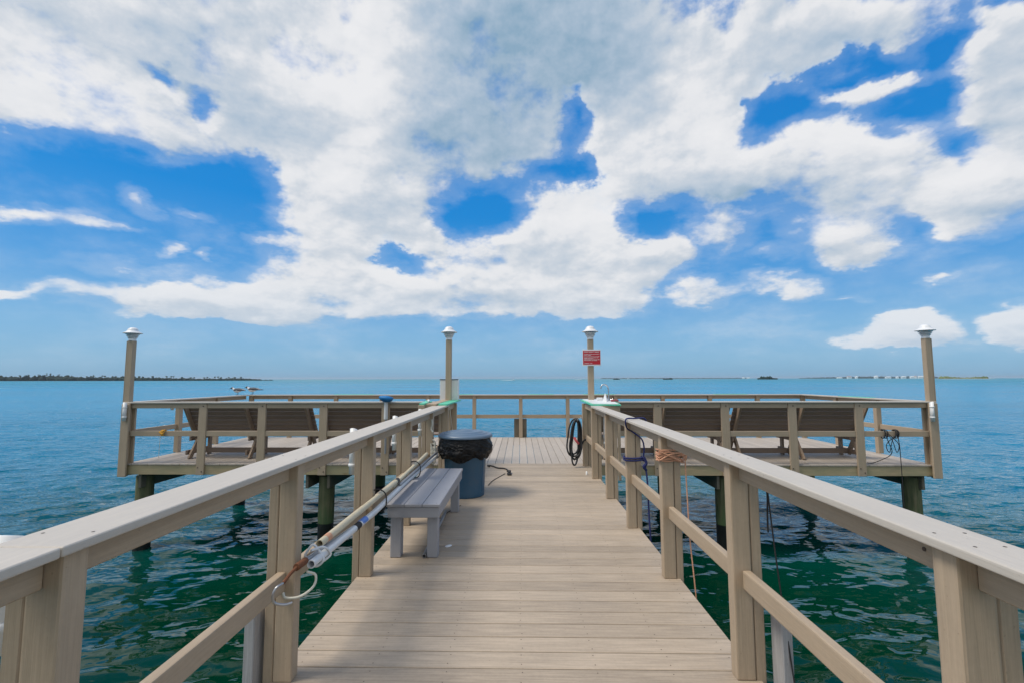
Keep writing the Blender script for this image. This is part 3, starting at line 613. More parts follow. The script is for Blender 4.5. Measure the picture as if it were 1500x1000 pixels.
# blue brush standing in a tube at the platform rail
t = thing('deck_brush', (-2.345, 7.90, .2), 'blue-headed deck brush with white handle standing head up against the left front railing', 'brush')
mb = MB(); mb.tube([(-2.345, 7.905, .19), (-2.345, 7.905, .8)], .018, 10); mb.build('pole', M['gpole'], t)
mb = MB(); mb.tube([(-2.345, 7.895, .78), (-2.345, 7.895, 1.10)], .034, 16); mb.build('handle', M['pvc'], t)
mb = MB(); mb.lathe([(.0001, 1.075), (.055, 1.08), (.10, 1.11), (.122, 1.145), (.11, 1.172), (.05, 1.185), (.0001, 1.187)], (-2.345, 7.89, 0), 26, jit=lambda i, t_, r, z: (r * (1 + .05 * math.sin(9 * t_)), z - .015 * math.cos(t_) * r / .12))
mb.build('brush_head', M['blue'], t)

# ------------------------------------------------------------------ corner counters
def prism(mb, poly, z0, z1, mi=0):
    n = len(poly); vs = [(x, y, z0) for x, y in poly] + [(x, y, z1) for x, y in poly]
    return mb.add(vs, [list(range(n))[::-1], list(range(n, 2 * n))] + [[k, (k + 1) % n, n + (k + 1) % n, n + k] for k in range(n)], None, mi)
def inset(poly, d):
    cx = sum(p[0] for p in poly) / len(poly); cy = sum(p[1] for p in poly) / len(poly)
    return [(cx + (x - cx) * (1 - d / abs(x - cx)) if abs(x - cx) > d else x, cy + (y - cy) * (1 - d / abs(y - cy))) for x, y in poly]
def ccw(p): return p
polyR = [(1.045, 6.72), (1.47, 6.66), (1.66, 8.30), (1.08, 8.20)]
t = thing('counter', (1.3, 7.4, 1.0), 'corner counter with green edge, white top and sink tap beside the right railing', 'counter', 'green edged corner counters')
mb = MB(); prism(mb, polyR, 1.082, 1.102); mb.build('counter_edge', M['green'], t)
mb = MB(); prism(mb, inset(polyR, .035), 1.1025, 1.112); mb.build('counter_top', M['sink'], t)
mb = MB(); mb.bb(1.19, 1.46, 6.69, 6.72, .985, 1.081); mb.bb(1.43, 1.47, 6.722, 6.76, .0, 1.081); mb.build('apron', M['rail'], t)
tap = MB()
tap.tube([(1.455, 7.5, 1.112), (1.455, 7.5, 1.15)], .022, 12)
tap.tube(smooth_path([(1.455, 7.5, 1.15), (1.455, 7.5, 1.27), (1.448, 7.5, 1.33), (1.42, 7.5, 1.37), (1.385, 7.5, 1.382), (1.35, 7.5, 1.368), (1.33, 7.5, 1.335), (1.328, 7.5, 1.31)], 5), .011, 10)
tap.tube([(1.455, 7.5, 1.13), (1.52, 7.47, 1.145)], .007, 8); tap.build('tap', M['steel'], t)
mb = MB(); mb.lathe([(.05, 0), (.046, .01), (.008, .125), (.0001, .13)], (1.365, 7.32, 1.112), 5, smooth=False)
tag(mb.build('drain_cover', M['white'], loc=(1.365, 7.32, 1.112)), 'small white cone-shaped thing standing on the sink counter beside the tap', 'cover')
mb = MB(); mb.box((1.35, 7.75, 1.135), (.10, .06, .045), bev=.01, seg=2)
tag(mb.build('tray', M['white'], loc=(1.35, 7.75, 1.112)), 'little white tray at the back of the sink counter', 'tray')
mb = MB(); mb.box((1.51, 7.3, 1.128), (.12, .07, .032), bev=.012, seg=2)
tag(mb.build('sponge', plain_mat('dark_red_sponge', (.30, .07, .08), .8, bump=.5), loc=(1.51, 7.3, 1.112)), 'dark red sponge lying right of the tap on the sink counter', 'sponge')
polyL = [(-1.095, 6.76), (-1.08, 8.22), (-1.62, 8.30), (-1.49, 6.56)]
polyL2 = [(-1.095, 6.90), (-1.085, 8.22), (-1.46, 8.26), (-1.36, 6.90)]
t = thing('counter', (-1.3, 7.4, 1.0), 'corner counter with green edge at the end of the left railing', 'counter', 'green edged corner counters')
mb = MB(); prism(mb, [(-1.095, 6.80), (-1.08, 8.26), (-1.40, 8.28), (-1.23, 6.80)], 1.082, 1.102); mb.build('counter_edge', M['green'], t)
mb = MB(); prism(mb, [(-1.405, 6.62), (-1.40, 7.2), (-1.56, 7.5), (-1.48, 6.62)], 1.10, 1.122); mb.build('counter_edge', M['green'], t)
mb = MB(); mb.bb(-1.40, -1.25, 6.7, 8.1, 1.06, 1.11); mb.bb(-1.49, -1.402, 6.60, 6.64, .97, 1.099); mb.bb(-1.49, -1.45, 6.642, 6.68, 0, 1.099); mb.build('apron', M['rail'], t)
mb = MB(); mb.tube(smooth_path([(-1.41, 6.9, 1.13), (-1.43, 7.1, 1.145), (-1.50, 7.3, 1.135)], 4), .012, 8); mb.build('edge_trim', M['white'], t)
# white open bin behind the lamp post
t = thing('white_bin', (-1.275, 8.15, 1.103), 'white open-topped plastic bin standing on the left counter behind the lamp post', 'bin')
mb = MB(); x0, x1, y0, y1, z0, z1 = -1.438, -1.112, 8.08, 8.24, 1.104, 1.47
mb.bb(x0, x1, y0, y0 + .008, z0, z1, bev=.003); mb.bb(x0, x1, y1 - .008, y1, z0, z1, bev=.003)
mb.bb(x0, x0 + .008, y0 + .0085, y1 - .0085, z0, z1, bev=.003); mb.bb(x1 - .008, x1, y0 + .0085, y1 - .0085, z0, z1, bev=.003); mb.bb(x0 + .009, x1 - .009, y0 + .009, y1 - .009, z0, z0 + .01)
mb.build('body', M['white'], t)
mb = MB(); mb.bb(x0 - .004, x1 + .004, y0 - .004, y0 + .004, z1 - .012, z1 + .004, bev=.002); mb.build('rim', M['black'], t)

# ------------------------------------------------------------------ sign
SY = 7.925; sx0, sx1, sz0, sz1 = 1.095, 1.412, 1.70, 1.985
t = thing('sign', (1.25, SY, sz0), 'red notice with white border and lettering fixed to the right walkway lamp post', 'sign')
mb = MB(); mb.bb(sx0, sx1, SY, SY + .006, sz0, sz1, bev=.002); mb.build('sign_board', M['ink'], t)
mb = MB(); mb.bb(sx0 + .008, sx1 - .008, SY - .003, SY - .001, sz0 + .024, sz1 - .02, bev=0); mb.build('red_panel', M['red'], t)
def text(body, x, z, size, wscale=1.0):
    cu = bpy.data.curves.new('tmp', 'FONT'); cu.body = body; cu.size = size; cu.extrude = .0004; cu.offset = .0004
    o = bpy.data.objects.new('tmp', cu); COL.objects.link(o)
    dg = bpy.context.evaluated_depsgraph_get(); dg.update(); me = bpy.data.meshes.new_from_object(o.evaluated_get(dg))
    w = max(v.co.x for v in me.vertices); vs = [(x + v.co.x / w * wscale, SY - .0045 - v.co.z, z + v.co.y) for v in me.vertices]
    fs = [list(p_.vertices) for p_ in me.polygons]; bpy.data.objects.remove(o)
    return vs, fs
mb = MB()
for body, z, size, w in (('DOCK SAFETY RULES', .232, .030, .262), ('NO RUNNING OR DIVING FROM THE DOCK AT', .198, .014, .27), ('ANY TIME', .182, .017, .12), ('NO CAST NETS ON DECK OR RAILINGS', .159, .015, .27),
                         ('CLEAN ALL FISH AT THE SINK AND', .138, .016, .25), ('RINSE THE TABLE', .123, .016, .16), ('KEEP THE WALKWAY CLEAR OF LINES', .105, .016, .27), ('AND HOOKS. NO GLASS', .089, .018, .225), ('THANK YOU', .040, .020, .14)):
    vs, fs = text(body, sx0 + .026, sz0 + z, size, w); mb.add(vs, fs)
mb.build('lettering', M['ink'], t)

# ------------------------------------------------------------------ hose, ropes, cords
random.seed(11); mb = MB()
for k in range(7):
    cx = .955 + random.uniform(-.025, .025); w = .07 + random.uniform(-.02, .045); zt = .80 + random.uniform(-.03, .01); zb = .06 + random.uniform(-.03, .2)
    yy = 7.70 + random.uniform(-.035, .03); pts = []
    for j in range(13):
        a = 2 * math.pi * j / 12; zz = (zt + zb) / 2 + (zt - zb) / 2 * math.cos(a)
        wid = w * (1 + .5 * max(0, -math.cos(a))); pts.append((cx - .04 * (1 - math.cos(a)) / 2 + wid * math.sin(a), yy + .02 * math.sin(a * 2 + k), zz))
    mb.tube(smooth_path(pts, 4), .014, 8)
mb.tube(smooth_path([(.98, 7.70, .30), (1.03, 7.70, .38), (1.08, 7.72, .45), (1.16, 7.72, .46)], 5), .014, 8)
h = tag(mb.build('hose', M['black'], loc=(.96, 7.7, .03)), 'black garden hose coiled and hanging at the end of the right railing', 'hose')
mb = MB(); mb.tube(smooth_path([(.90, 7.665, .50), (.92, 7.65, .46), (.95, 7.65, .42), (.97, 7.665, .40)], 3), .02, 8); mb.build('tape', M['pink'], h)
mb = MB(); mb.tube([(1.03, 7.66, .815), (1.03, 7.82, .815)], .010, 8); mb.tube([(.96, 7.64, .79), (.96, 7.82, .79)], .012, 8); mb.build('hose_hook', M['galv'], h)

mb = MB(); q = .011
mb.tube(smooth_path([(1.235, 4.47, 1.02), (1.21, 4.47, 1.092), (1.12, 4.45, 1.094), (1.03, 4.43, 1.092), (1.018, 4.43, 1.05), (1.05, 4.50, .99), (1.12, 4.59, .95), (1.21, 4.60, .88), (1.235, 4.60, .80), (1.228, 4.60, .70)], 6), q * .7, 8)
for k in range(2):
    z = .685 - k * .022
    mb.tube(smooth_path([(1.228, 4.60, z + .01), (1.14, 4.598, z), (1.05, 4.60, z + .004), (1.045, 4.66, z + .01), (1.10, 4.73, z), (1.22, 4.73, z), (1.232, 4.66, z), (1.228, 4.60, z)], 5), q * .85, 8)
mb.tube(smooth_path([(1.228, 4.59, .70), (1.25, 4.585, .64), (1.222, 4.58, .61), (1.25, 4.59, .57)], 4), q * 1.3, 8)
mb.tube(smooth_path([(1.24, 4.59, .62), (1.255, 4.58, .45), (1.265, 4.57, .0), (1.30, 4.54, -.8), (1.33, 4.5, -1.7)], 6), q * .8, 8)
tag(mb.build('rope', M['navy'], loc=(1.235, 4.6, .68)), 'navy blue rope looped over the right railing cap and knotted round a post', 'rope')
random.seed(5); mb = MB()
for k in range(8):
    z = .935 - k * .0105; j = lambda: random.uniform(-.012, .012)
    mb.tube(smooth_path([(1.045, 3.475, z + j()), (1.10, 3.474, z + j()), (1.17, 3.476, z + j()), (1.225, 3.48, z + j()), (1.24, 3.53, z + j()), (1.22, 3.59, z + j()), (1.10, 3.575, z + j()), (1.05, 3.57, z + j()), (1.045, 3.475, z + j())], 4), .0055, 7)
mb.tube(smooth_path([(1.05, 3.462, .93), (1.13, 3.46, .895), (1.20, 3.462, .862)], 4), .006, 7); mb.tube(smooth_path([(1.05, 3.462, .87), (1.12, 3.46, .91), (1.21, 3.462, .925)], 4), .006, 7)
mb.tube(smooth_path([(1.215, 3.465, .90), (1.24, 3.45, .92), (1.235, 3.46, .87)], 4), .009, 7)
mb.tube(smooth_path([(1.232, 3.46, .90), (1.237, 3.45, .6), (1.243, 3.44, .3), (1.268, 3.42, -.13), (1.30, 3.40, -.9), (1.33, 3.38, -1.7)], 6), .0048, 7)
tag(mb.build('rope', M['orange'], loc=(1.14, 3.48, .9)), 'salmon coloured rope wound round a right railing post with its tail hanging to the water', 'rope')
mb = MB(); mb.tube(smooth_path([(1.225, 2.33, .94), (1.232, 2.33, .9), (1.235, 2.34, .80), (1.228, 2.33, .72), (1.226, 2.325, .80), (1.23, 2.32, .93)], 5), .004, 6)
mb.tube(smooth_path([(1.228, 2.32, .94), (1.245, 2.30, .6), (1.27, 2.27, .2), (1.285, 2.22, -.2), (1.31, 2.18, -1.0), (1.33, 2.15, -1.7)], 6), .004, 6)
tag(mb.build('cord', M['cord'], loc=(1.228, 2.32, .94)), 'thin black line hanging from the right railing in the near corner into the water', 'cord')
for (x, lab, pts2) in ((6.24, 'black cord tied on the platform mid rail left of the other, trailing onto the deck', [(6.24, 7.92, .52), (6.27, 7.91, .40), (6.33, 7.92, .25), (6.30, 7.94, .16), (6.18, 7.94, .10), (6.10, 8.05, .02), (6.03, 8.1, .012)]),
                      (6.44, 'black cord tied on the platform mid rail nearer the right corner, hanging to the water', [(6.44, 7.92, .52), (6.455, 7.91, .3), (6.46, 7.91, -.2), (6.45, 7.9, -.7), (6.45, 7.9, -1.7)])):
    mb = MB()
    for k in range(4):
        dx = random.uniform(-.04, .04)
        mb.tube(smooth_path([(x + dx, 7.93, .47), (x + dx + .01, 7.925, .55), (x + dx * .6, 7.94, .59), (x + dx * .6, 8.0, .58), (x + dx, 8.0, .46), (x + dx, 7.93, .46)], 4), .008, 6)
    mb.tube(smooth_path(pts2, 5), .0065, 6)
    s_ = -1 if x > 6.3 else 1
    mb.tube(smooth_path([(x, 7.92, .55), (x - s_ * .10 * -1, 7.91, .42), (x + s_ * .16 * 1, 7.91, .22), (x + s_ * .20, 7.91, .36), (x + .03, 7.92, .55)], 5), .006, 6)
    tag(mb.build('cord', M['cord'], loc=(x, 7.93, .52)), lab, 'cord', 'black cords on the platform rail')
mb = MB(); mb.tube(smooth_path([(7.9 - 1.2, 7.9, -.05), (6.60, 7.9, -.04), (6.52, 7.9, -.01), (6.46, 7.9, -.01)], 4), .007, 6)
mb = MB()
for k in range(3): mb.tube(smooth_path([(-6.33 + k * .02, 7.93, .49), (-6.34 + k * .015, 7.925, .56), (-6.32 + k * .02, 7.95, .585), (-6.33 + k * .02, 8.0, .57)], 4), .010, 6)
mb.tube(smooth_path([(-6.36, 7.92, .56), (-6.30, 7.915, .52), (-6.26, 7.92, .57)], 4), .010, 6)
c_ = tag(mb.build('cord', M['orange2'], loc=(-6.33, 7.93, .55)), 'short orange cord knotted on the mid rail near the left corner of the platform', 'cord')
mb = MB(); mb.tube(smooth_path([(-6.33, 7.92, .50), (-6.335, 7.915, .3), (-6.34, 7.92, .1)], 4), .004, 5); mb.build('loose_end', M['wrope'], c_)
t = thing('float', (1.27, 6.55, .25), 'yellow and black fishing float hanging outside the right railing below the sink counter', 'float')
mb = MB(); mb.lathe([(.0001, -.075), (.035, -.06), (.055, -.02), (.055, .02), (.035, .06), (.0001, .075)], (1.27, 6.55, .27), 18); mb.build('body', M['yellow'], t)
mb = MB(); mb.lathe([(.052, -.03), (.057, -.018), (.057, .018), (.052, .03)], (1.30, 6.55, .25), 16); mb.tube([(1.30, 6.56, .9), (1.29, 6.55, .30)], .006, 6); mb.build('band', M['black'], t)
mb = MB()
for dx in (-.02, .015, .04): mb.tube(smooth_path([(1.27 + dx, 6.55, .22), (1.26 + dx * 2, 6.55, .0), (1.28 + dx * 1.5, 6.55, -.3), (1.28 + dx, 6.55, -.75)], 4), .008, 6)
mb.build('line', M['lime'], t)
mb = MB(); mb.tube(smooth_path([(-.52, 7.70, .013), (-.56, 7.8, .012), (-.48, 7.76, .012), (-.38, 7.6, .012), (-.27, 7.55, .012), (-.22, 7.45, .012), (-.17, 7.25, .012), (-.155, 7.10, .012)], 6), .011, 8)
for k in range(4): mb.tube(smooth_path([(-.22 + random.uniform(-.03, .03), 7.30, .015), (-.16, 7.2 + random.uniform(-.05, .05), .035), (-.20, 7.10 + random.uniform(-.03, .03), .02), (-.14, 7.06, .014)], 4), .012, 7)
mb.tube(smooth_path([(-.45, 6.4, .007), (-.40, 6.7, .007), (-.30, 7.0, .007), (-.24, 7.18, .007)], 5), .005, 6)
tag(mb.build('cord', M['cord'], loc=(-.3, 7.5, 0)), 'black cord lying on the deck to the right of the trash can', 'cord')
mb = MB(); mb.tube(smooth_path([(-.93, 5.05, .006), (-.86, 4.9, .006), (-.80, 5.15, .006), (-.70, 5.4, .006)], 5), .004, 6)
tag(mb.build('cord', M['cord'], loc=(-.9, 5.0, 0)), 'thin dark cord on the deck under the far end of the grey bench', 'cord')
mb = MB(); mb.lathe([(.028, .001), (.024, .006), (.0001, .008)], (-.642, 4.126, 0), 9, jit=lambda i, t_, r, z: (r * (1 + .3 * math.sin(2 * t_)), z))
tag(mb.build('shell', M['white'], loc=(-.642, 4.126, 0)), 'tiny white shell fragment on the deck beside the grey bench', 'shell')
mb = MB(); mb.lathe([(.014, .001), (.013, .05), (.0001, .055)], (1.02, 7.12, 0), 9)
tag(mb.build('plastic_cap', M['white'], loc=(1.02, 7.12, 0)), 'tiny white cap standing on the deck below the black hose', 'cap')
tag(MB().bb(3.735, 3.785, 8.015, 8.022, -.42, -.24, bev=.001).build('bracket', M['galv'], loc=(3.76, 8.01, -.33)), 'galvanised metal bracket on the beam end beside the right middle piling', 'bracket')

# ------------------------------------------------------------------ gulls
def gull(loc, label, rz=0, s=1.0, tail=1.0):
    t = thing('gull', loc, label, 'gull', 'gulls on the back railing')
    L = Vector(loc)
    m_white = M['white']
    # body: one continuous surface from tail to beak along -X
    pth = [(.205, .128), (.15, .132), (.10, .130), (.05, .124), (0, .120), (-.05, .122), (-.085, .135), (-.105, .155), (-.118, .175), (-.135, .183), (-.158, .178), (-.172, .172)]
    rw = [.006, .020, .034, .046, .052, .048, .038, .029, .027, .030, .022, .008]; rh = [.004, .014, .028, .044, .054, .052, .040, .029, .028, .028, .020, .008]
    n = 16; vs = []
    for (x, z), a, b_ in zip(pth, rw, rh):
        for k in range(n):
            q_ = 2 * math.pi * k / n; vs.append(L + Vector((x, a * math.cos(q_), z + b_ * math.sin(q_))) * s)
    fs = [[i * n + k, i * n + (k + 1) % n, (i + 1) * n + (k + 1) % n, (i + 1) * n + k][::-1] for i in range(len(pth) - 1) for k in range(n)] + [list(range(n)), list(range((len(pth) - 1) * n, len(pth) * n))[::-1]]
    mb = MB(); mb.add(vs, fs, smooth=True)
    hb = mb.build('body', [gmat_body, gmat_head], t)
    for p_ in hb.data.polygons:
        cx = sum(hb.data.vertices[i].co.x for i in p_.vertices) / len(p_.vertices) / s; cz = sum(hb.data.vertices[i].co.z for i in p_.vertices) / len(p_.vertices) / s
        if cx < -.112 and cz > .155: p_.material_index = 1
    for sy in (-1, 1):
        mb = MB(); vs = []; prof_ = [(-.075, .150, .012), (-.03, .162, .03), (.04, .158, .030), (.11, .148, .026), (.18, .136, .012), (.27 * tail, .128, .003)]
        for x, z, h_ in prof_:
            for dy, dz in ((.045, h_), (.056, 0), (.050, -h_ * 1.1), (.040, 0)): vs.append(L + Vector((x, sy * (dy if x < .15 else dy * .5), z - .012 + dz)) * s)
        fs = [[i * 4 + k, i * 4 + (k + 1) % 4, (i + 1) * 4 + (k + 1) % 4, (i + 1) * 4 + k] for i in range(5) for k in range(4)] + [[3, 2, 1, 0], [20, 21, 22, 23]]
        mb.add(vs, fs, smooth=True); w_ = mb.build('wing', [gmat_wing, gmat_head], t)
        for p_ in w_.data.polygons:
            if sum(w_.data.vertices[i].co.x for i in p_.vertices) / len(p_.vertices) / s > .15: p_.material_index = 1
        mb = MB(); mb.tube([L + Vector((.01, sy * .018, .085)) * s, L + Vector((.012, sy * .018, .04)) * s, L + Vector((.0, sy * .018, .004)) * s], .0045, 6)
        for a in (-.5, 0, .5): mb.tube([L + Vector((0, sy * .018, .004)) * s, L + Vector((-.03 * math.cos(a), sy * .018 + .03 * math.sin(a), .003)) * s], .003, 5)
        mb.build('leg', gmat_head, t)
    mb = MB(); mb.tube([L + Vector((-.165, 0, .176)) * s, L + Vector((-.19, 0, .170)) * s, L + Vector((-.212, 0, .160)) * s], [.009, .007, .002], 8); mb.build('beak', gmat_head, t)
gmat_body = plain_mat('gull_white', (.72, .72, .73), .7, var=.05); gmat_head = plain_mat('gull_black', (.02, .02, .022), .6); gmat_wing = plain_mat('gull_grey', (.09, .095, .11), .7, var=.1)
gull((-7.07, 11.20, 1.081), 'left gull of the pair perched on the rail, black head, white breast', s=.98, tail=.75)
gull((-6.92, 11.58, 1.081), 'right gull of the pair perched on the rail, long dark tail', s=1.05)
# ------------------------------------------------------------------ water
def build_water():
    rng = np.random.default_rng(4)
    rs = [.6]
    while rs[-1] < 90: rs.append(rs[-1] + max(.022, rs[-1] * .0042))
    while rs[-1] < 14000: rs.append(rs[-1] * 1.04)
    rs = np.array(rs)
    th = np.concatenate([np.arange(-62, 62.01, .21), np.arange(64, 296.1, 2.0)]) * math.pi / 180
    nt_, nr = len(th), len(rs)
    Rg, T = np.meshgrid(rs, th, indexing='ij')
    X = Rg * np.sin(T); Y = Rg * np.cos(T)
    Z = np.zeros_like(X); DX = np.zeros_like(X); DY = np.zeros_like(X)
    cell = np.maximum(.022, np.maximum(Rg * .0042, Rg * .21 * math.pi / 180))
    lam = np.exp(rng.uniform(math.log(.17), math.log(2.8), 130))
    for l in lam:
        a = math.radians(90 + 12) + rng.normal(0, .42); k = 2 * math.pi / l
        if rng.random() < .22: a += rng.uniform(-1.2, 1.2)
        slope = .037 * (l / .55) ** (-.32) * (1.0 if l > .24 else .6)
        A = slope / k * rng.uniform(.5, 1.5); ph = rng.uniform(0, 6.28)
        kx, ky = k * math.cos(a), k * math.sin(a)
        f = np.clip((l / cell - 4) / 5, 0, 1) * np.clip((85 - Rg) / 55, 0, 1)
        p = kx * X + ky * Y + ph
        # slow amplitude groups so that crests break up
        g1 = .5 + .5 * np.sin(kx * .13 * X - ky * .21 * Y + ph * 3) * np.sin(ky * .11 * X + kx * .17 * Y + ph * 5)
        s = np.sin(p); Z += A * f * g1 * (s + .18 * np.cos(2 * p)); DX -= A * f * g1 * math.cos(a) * np.cos(p) * .7; DY -= A * f * g1 * math.sin(a) * np.cos(p) * .7
    X += DX; Y += DY
    n = nr * nt_
    co = np.empty((n + 1, 3)); co[:n, 0] = X.ravel(); co[:n, 1] = Y.ravel(); co[:n, 2] = Z.ravel(); co[n] = 0
    i = np.arange(nr - 1)[:, None] * nt_; j = np.arange(nt_)[None, :]; j2 = (j + 1) % nt_
    q = np.stack([i + j, i + nt_ + j, i + nt_ + j2, i + j2], -1).reshape(-1, 4)[:, ::-1]
    tri = np.stack([np.full(nt_, n), j[0], j2[0]], -1)[:, ::-1]
    me = bpy.data.meshes.new('water')
    me.vertices.add(n + 1); me.vertices.foreach_set('co', co.ravel())
    loops = np.concatenate([q.ravel(), tri.ravel()]).astype(np.int32)
    me.loops.add(len(loops)); me.loops.foreach_set('vertex_index', loops)
    starts = np.concatenate([np.arange(len(q)) * 4, len(q) * 4 + np.arange(len(tri)) * 3]).astype(np.int32)
    me.polygons.add(len(starts)); me.polygons.foreach_set('loop_start', starts)
    me.polygons.foreach_set('use_smooth', np.ones(len(starts), dtype=bool))
    me.update(calc_edges=True); me.validate()
    o = bpy.data.objects.new('water', me); COL.objects.link(o); o.location = (0, 0, ZW)
    tag(o, 'rippled sea, dark green near the dock and turquoise blue farther out', 'water', kind='structure')
    m, nt, b = nt_mat('sea_water'); g = G(nt)
    pos = g.n('ShaderNodeNewGeometry').outputs['Position']
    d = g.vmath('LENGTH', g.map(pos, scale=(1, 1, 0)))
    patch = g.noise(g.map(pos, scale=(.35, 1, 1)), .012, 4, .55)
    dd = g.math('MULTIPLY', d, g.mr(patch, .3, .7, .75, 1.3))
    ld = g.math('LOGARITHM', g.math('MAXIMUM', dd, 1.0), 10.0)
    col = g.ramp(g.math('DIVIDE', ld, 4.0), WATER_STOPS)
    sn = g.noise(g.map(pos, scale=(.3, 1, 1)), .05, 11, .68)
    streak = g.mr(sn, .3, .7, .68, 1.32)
    col = g.vmath('SCALE', col, scale=streak)  # distant ripple reflections painted into the base colour as light and dark streaks
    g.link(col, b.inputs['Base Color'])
    b.inputs['IOR'].default_value = 1.333; b.inputs['Specular IOR Level'].default_value = .5
    g.link(g.math('MULTIPLY', g.mr(ld, 1.1, 2.8, .02, .32), g.mr(sn, .35, .65, .75, 1.25)), b.inputs['Roughness'])
    n1 = g.noise(g.map(pos, rot=(0, 0, .2), scale=(.55, 1, 1)), 1.1, 3, .6)
    n2 = g.noise(g.map(pos, rot=(0, 0, -.25), scale=(.6, 1, 1)), 4.0, 2, .55)
    far = g.mr(d, 8, 70, 0, 1)
    h = g.math('ADD', g.math('MULTIPLY', n1, g.math('MULTIPLY', far, .55)), g.math('MULTIPLY', n2, g.mr(d, 4, 40, .012, .20)))
    bp = g.n('ShaderNodeBump'); g.link(h, bp.inputs['Height']); bp.inputs['Strength'].default_value = 1.0; bp.inputs['Distance'].default_value = 1.0
    g.link(bp.outputs[0], b.inputs['Normal'])
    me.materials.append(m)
    return o
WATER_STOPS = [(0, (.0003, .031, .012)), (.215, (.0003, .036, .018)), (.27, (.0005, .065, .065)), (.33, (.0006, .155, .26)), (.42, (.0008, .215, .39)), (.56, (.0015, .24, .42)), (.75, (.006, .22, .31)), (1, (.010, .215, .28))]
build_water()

# ------------------------------------------------------------------ far land
random.seed(21)
def blob(mb, c, r, squash=1.0, mi=0, n=1):
    bm = bmesh.new(); bmesh.ops.create_icosphere(bm, subdivisions=n, radius=1)
    sd = Vector((random.uniform(0, 99),) * 3)
    vs = [Vector(c) + Vector((v.co.x * r[0], v.co.y * r[1], v.co.z * r[2] * squash)) * (1 + .35 * mnoise.noise(v.co * 1.7 + sd)) for v in bm.verts]
    bm.verts.index_update(); fs = [[v.index for v in f.verts] for f in bm.faces]; bm.free(); mb.add(vs, fs, mi=mi)
def leaf_mat(name, c0, c1, scale=.3):
    m, nt, b = nt_mat(name); g = G(nt); pos = g.n('ShaderNodeNewGeometry')
    f = g.math('ADD', g.math('MULTIPLY', pos.outputs['Random Per Island'], .5), g.math('MULTIPLY', g.noise(pos.outputs['Position'], scale, 4, .7), .5))
    g.link(g.ramp(f, [(.25, c0), (.75, c1)]), b.inputs['Base Color']); b.inputs['Roughness'].default_value = .8; b.inputs['Specular IOR Level'].default_value = .2
    return m
M['wood'] = leaf_mat('mangrove_leaf', (.006, .020, .020), (.020, .045, .032)); M['pine'] = leaf_mat('pine_leaf', (.02, .04, .025), (.05, .075, .04))
M['scrub'] = leaf_mat('pale_scrub', (.09, .13, .04), (.20, .24, .09)); M['sand'] = plain_mat('sand', (.55, .50, .40), .9, scale=.05)
M['trunk'] = plain_mat('far_trunk', (.09, .07, .055), .9)
M['shore'] = leaf_mat('far_shore_trees', (.02, .045, .05), (.05, .08, .07), .02)
def land(name, x0, x1, y, depth, h, mat, label):
    mb = MB(); n = 60; pr = [(-depth / 2, -.6), (-depth * .42, .25 * h), (-depth * .2, h), (depth * .3, h), (depth / 2, -.6)]; vs = []
    for i in range(n + 1):
        f = i / n; e = min(1, 6 * min(f, 1 - f)) ** .5; x = x0 + (x1 - x0) * f; w = mnoise.noise(Vector((x * .01, y, 0))) * depth * .15
        for dy, z in pr: vs.append((x, y + dy * (.15 + .85 * e) + w, ZW + (z if z < 0 else z * e)))
    fs = [[i * 5 + k, (i + 1) * 5 + k, (i + 1) * 5 + k + 1, i * 5 + k + 1] for i in range(n) for k in range(4)]
    mb.add(vs, fs, smooth=True); return tag(mb.build(name, mat, loc=((x0 + x1) / 2, y, ZW)), label, 'island', kind='structure')
# left island, 1 km off
land('island', -1500, -560, 1000, 120, .8, M['wood'], 'low wooded island along the left horizon')
mb = MB()
def ihgt(x):
    f = (x + 1155) / 590.0
    return max(.8, (13.5 - 9.0 * max(0, f)) * (.85 + .35 * mnoise.noise(Vector((x * .012, 0, 4)))) if f < 1 else 1)
x = -1495
while x < -563:
    h = max(1.8, ihgt(x) * min(1, (-556 - x) / 60 + .25))
    for k in range(2):
        yy = 950 + random.uniform(0, 70); hh = h * random.uniform(.55, 1.0)
        blob(mb, (x + random.uniform(-4, 4), yy, ZW + hh * .45), (random.uniform(3.5, 7), random.uniform(4, 8), hh * .6))
    x += 2.1
tag(mb.build('island_woods', M['wood'], loc=(-1000, 980, ZW)), 'dark mangrove woods covering the low island on the left horizon', 'woods', kind='stuff')
n_ = 0
def pine(x, y, h, label):
    t = thing('pine_tree', (x, y, ZW), label, 'tree', 'tall pines rising above the island woods')
    mb = MB(); mb.tube([(x, y, ZW), (x + .3, y, ZW + h * .5), (x, y, ZW + h * .93)], [.35, .28, .12], 6); mb.build('trunk', M['trunk'], t)
    mb = MB()
    for k in range(7):
        a = random.uniform(0, 6.28); r = random.uniform(.3, 1.6)
        blob(mb, (x + r * math.cos(a), y + r * math.sin(a), ZW + h * random.uniform(.72, .98)), (random.uniform(1.0, 2.0),) * 2 + (random.uniform(.5, .9),))
    mb.build('crown', M['pine'], t)
px_ = [-1140, -1100, -1072, -1045, -999, -970, -960, -936, -912, -899, -886, -871, -784, -757, -715, -680, -655, -630, -1120, -1085, -1060, -1030, -1012, -985, -948, -925, -905, -893, -880, -862, -856, -849, -842, -835, -826, -819, -812, -795, -772, -742, -726, -705, -690, -668, -640, -618]
for i, x in enumerate(px_):
    pine(x + random.uniform(-4, 4), 985 + random.uniform(-20, 20), ihgt(x) + random.uniform(1.5, 4.0), 'slender pine standing above the dark woods of the left island')
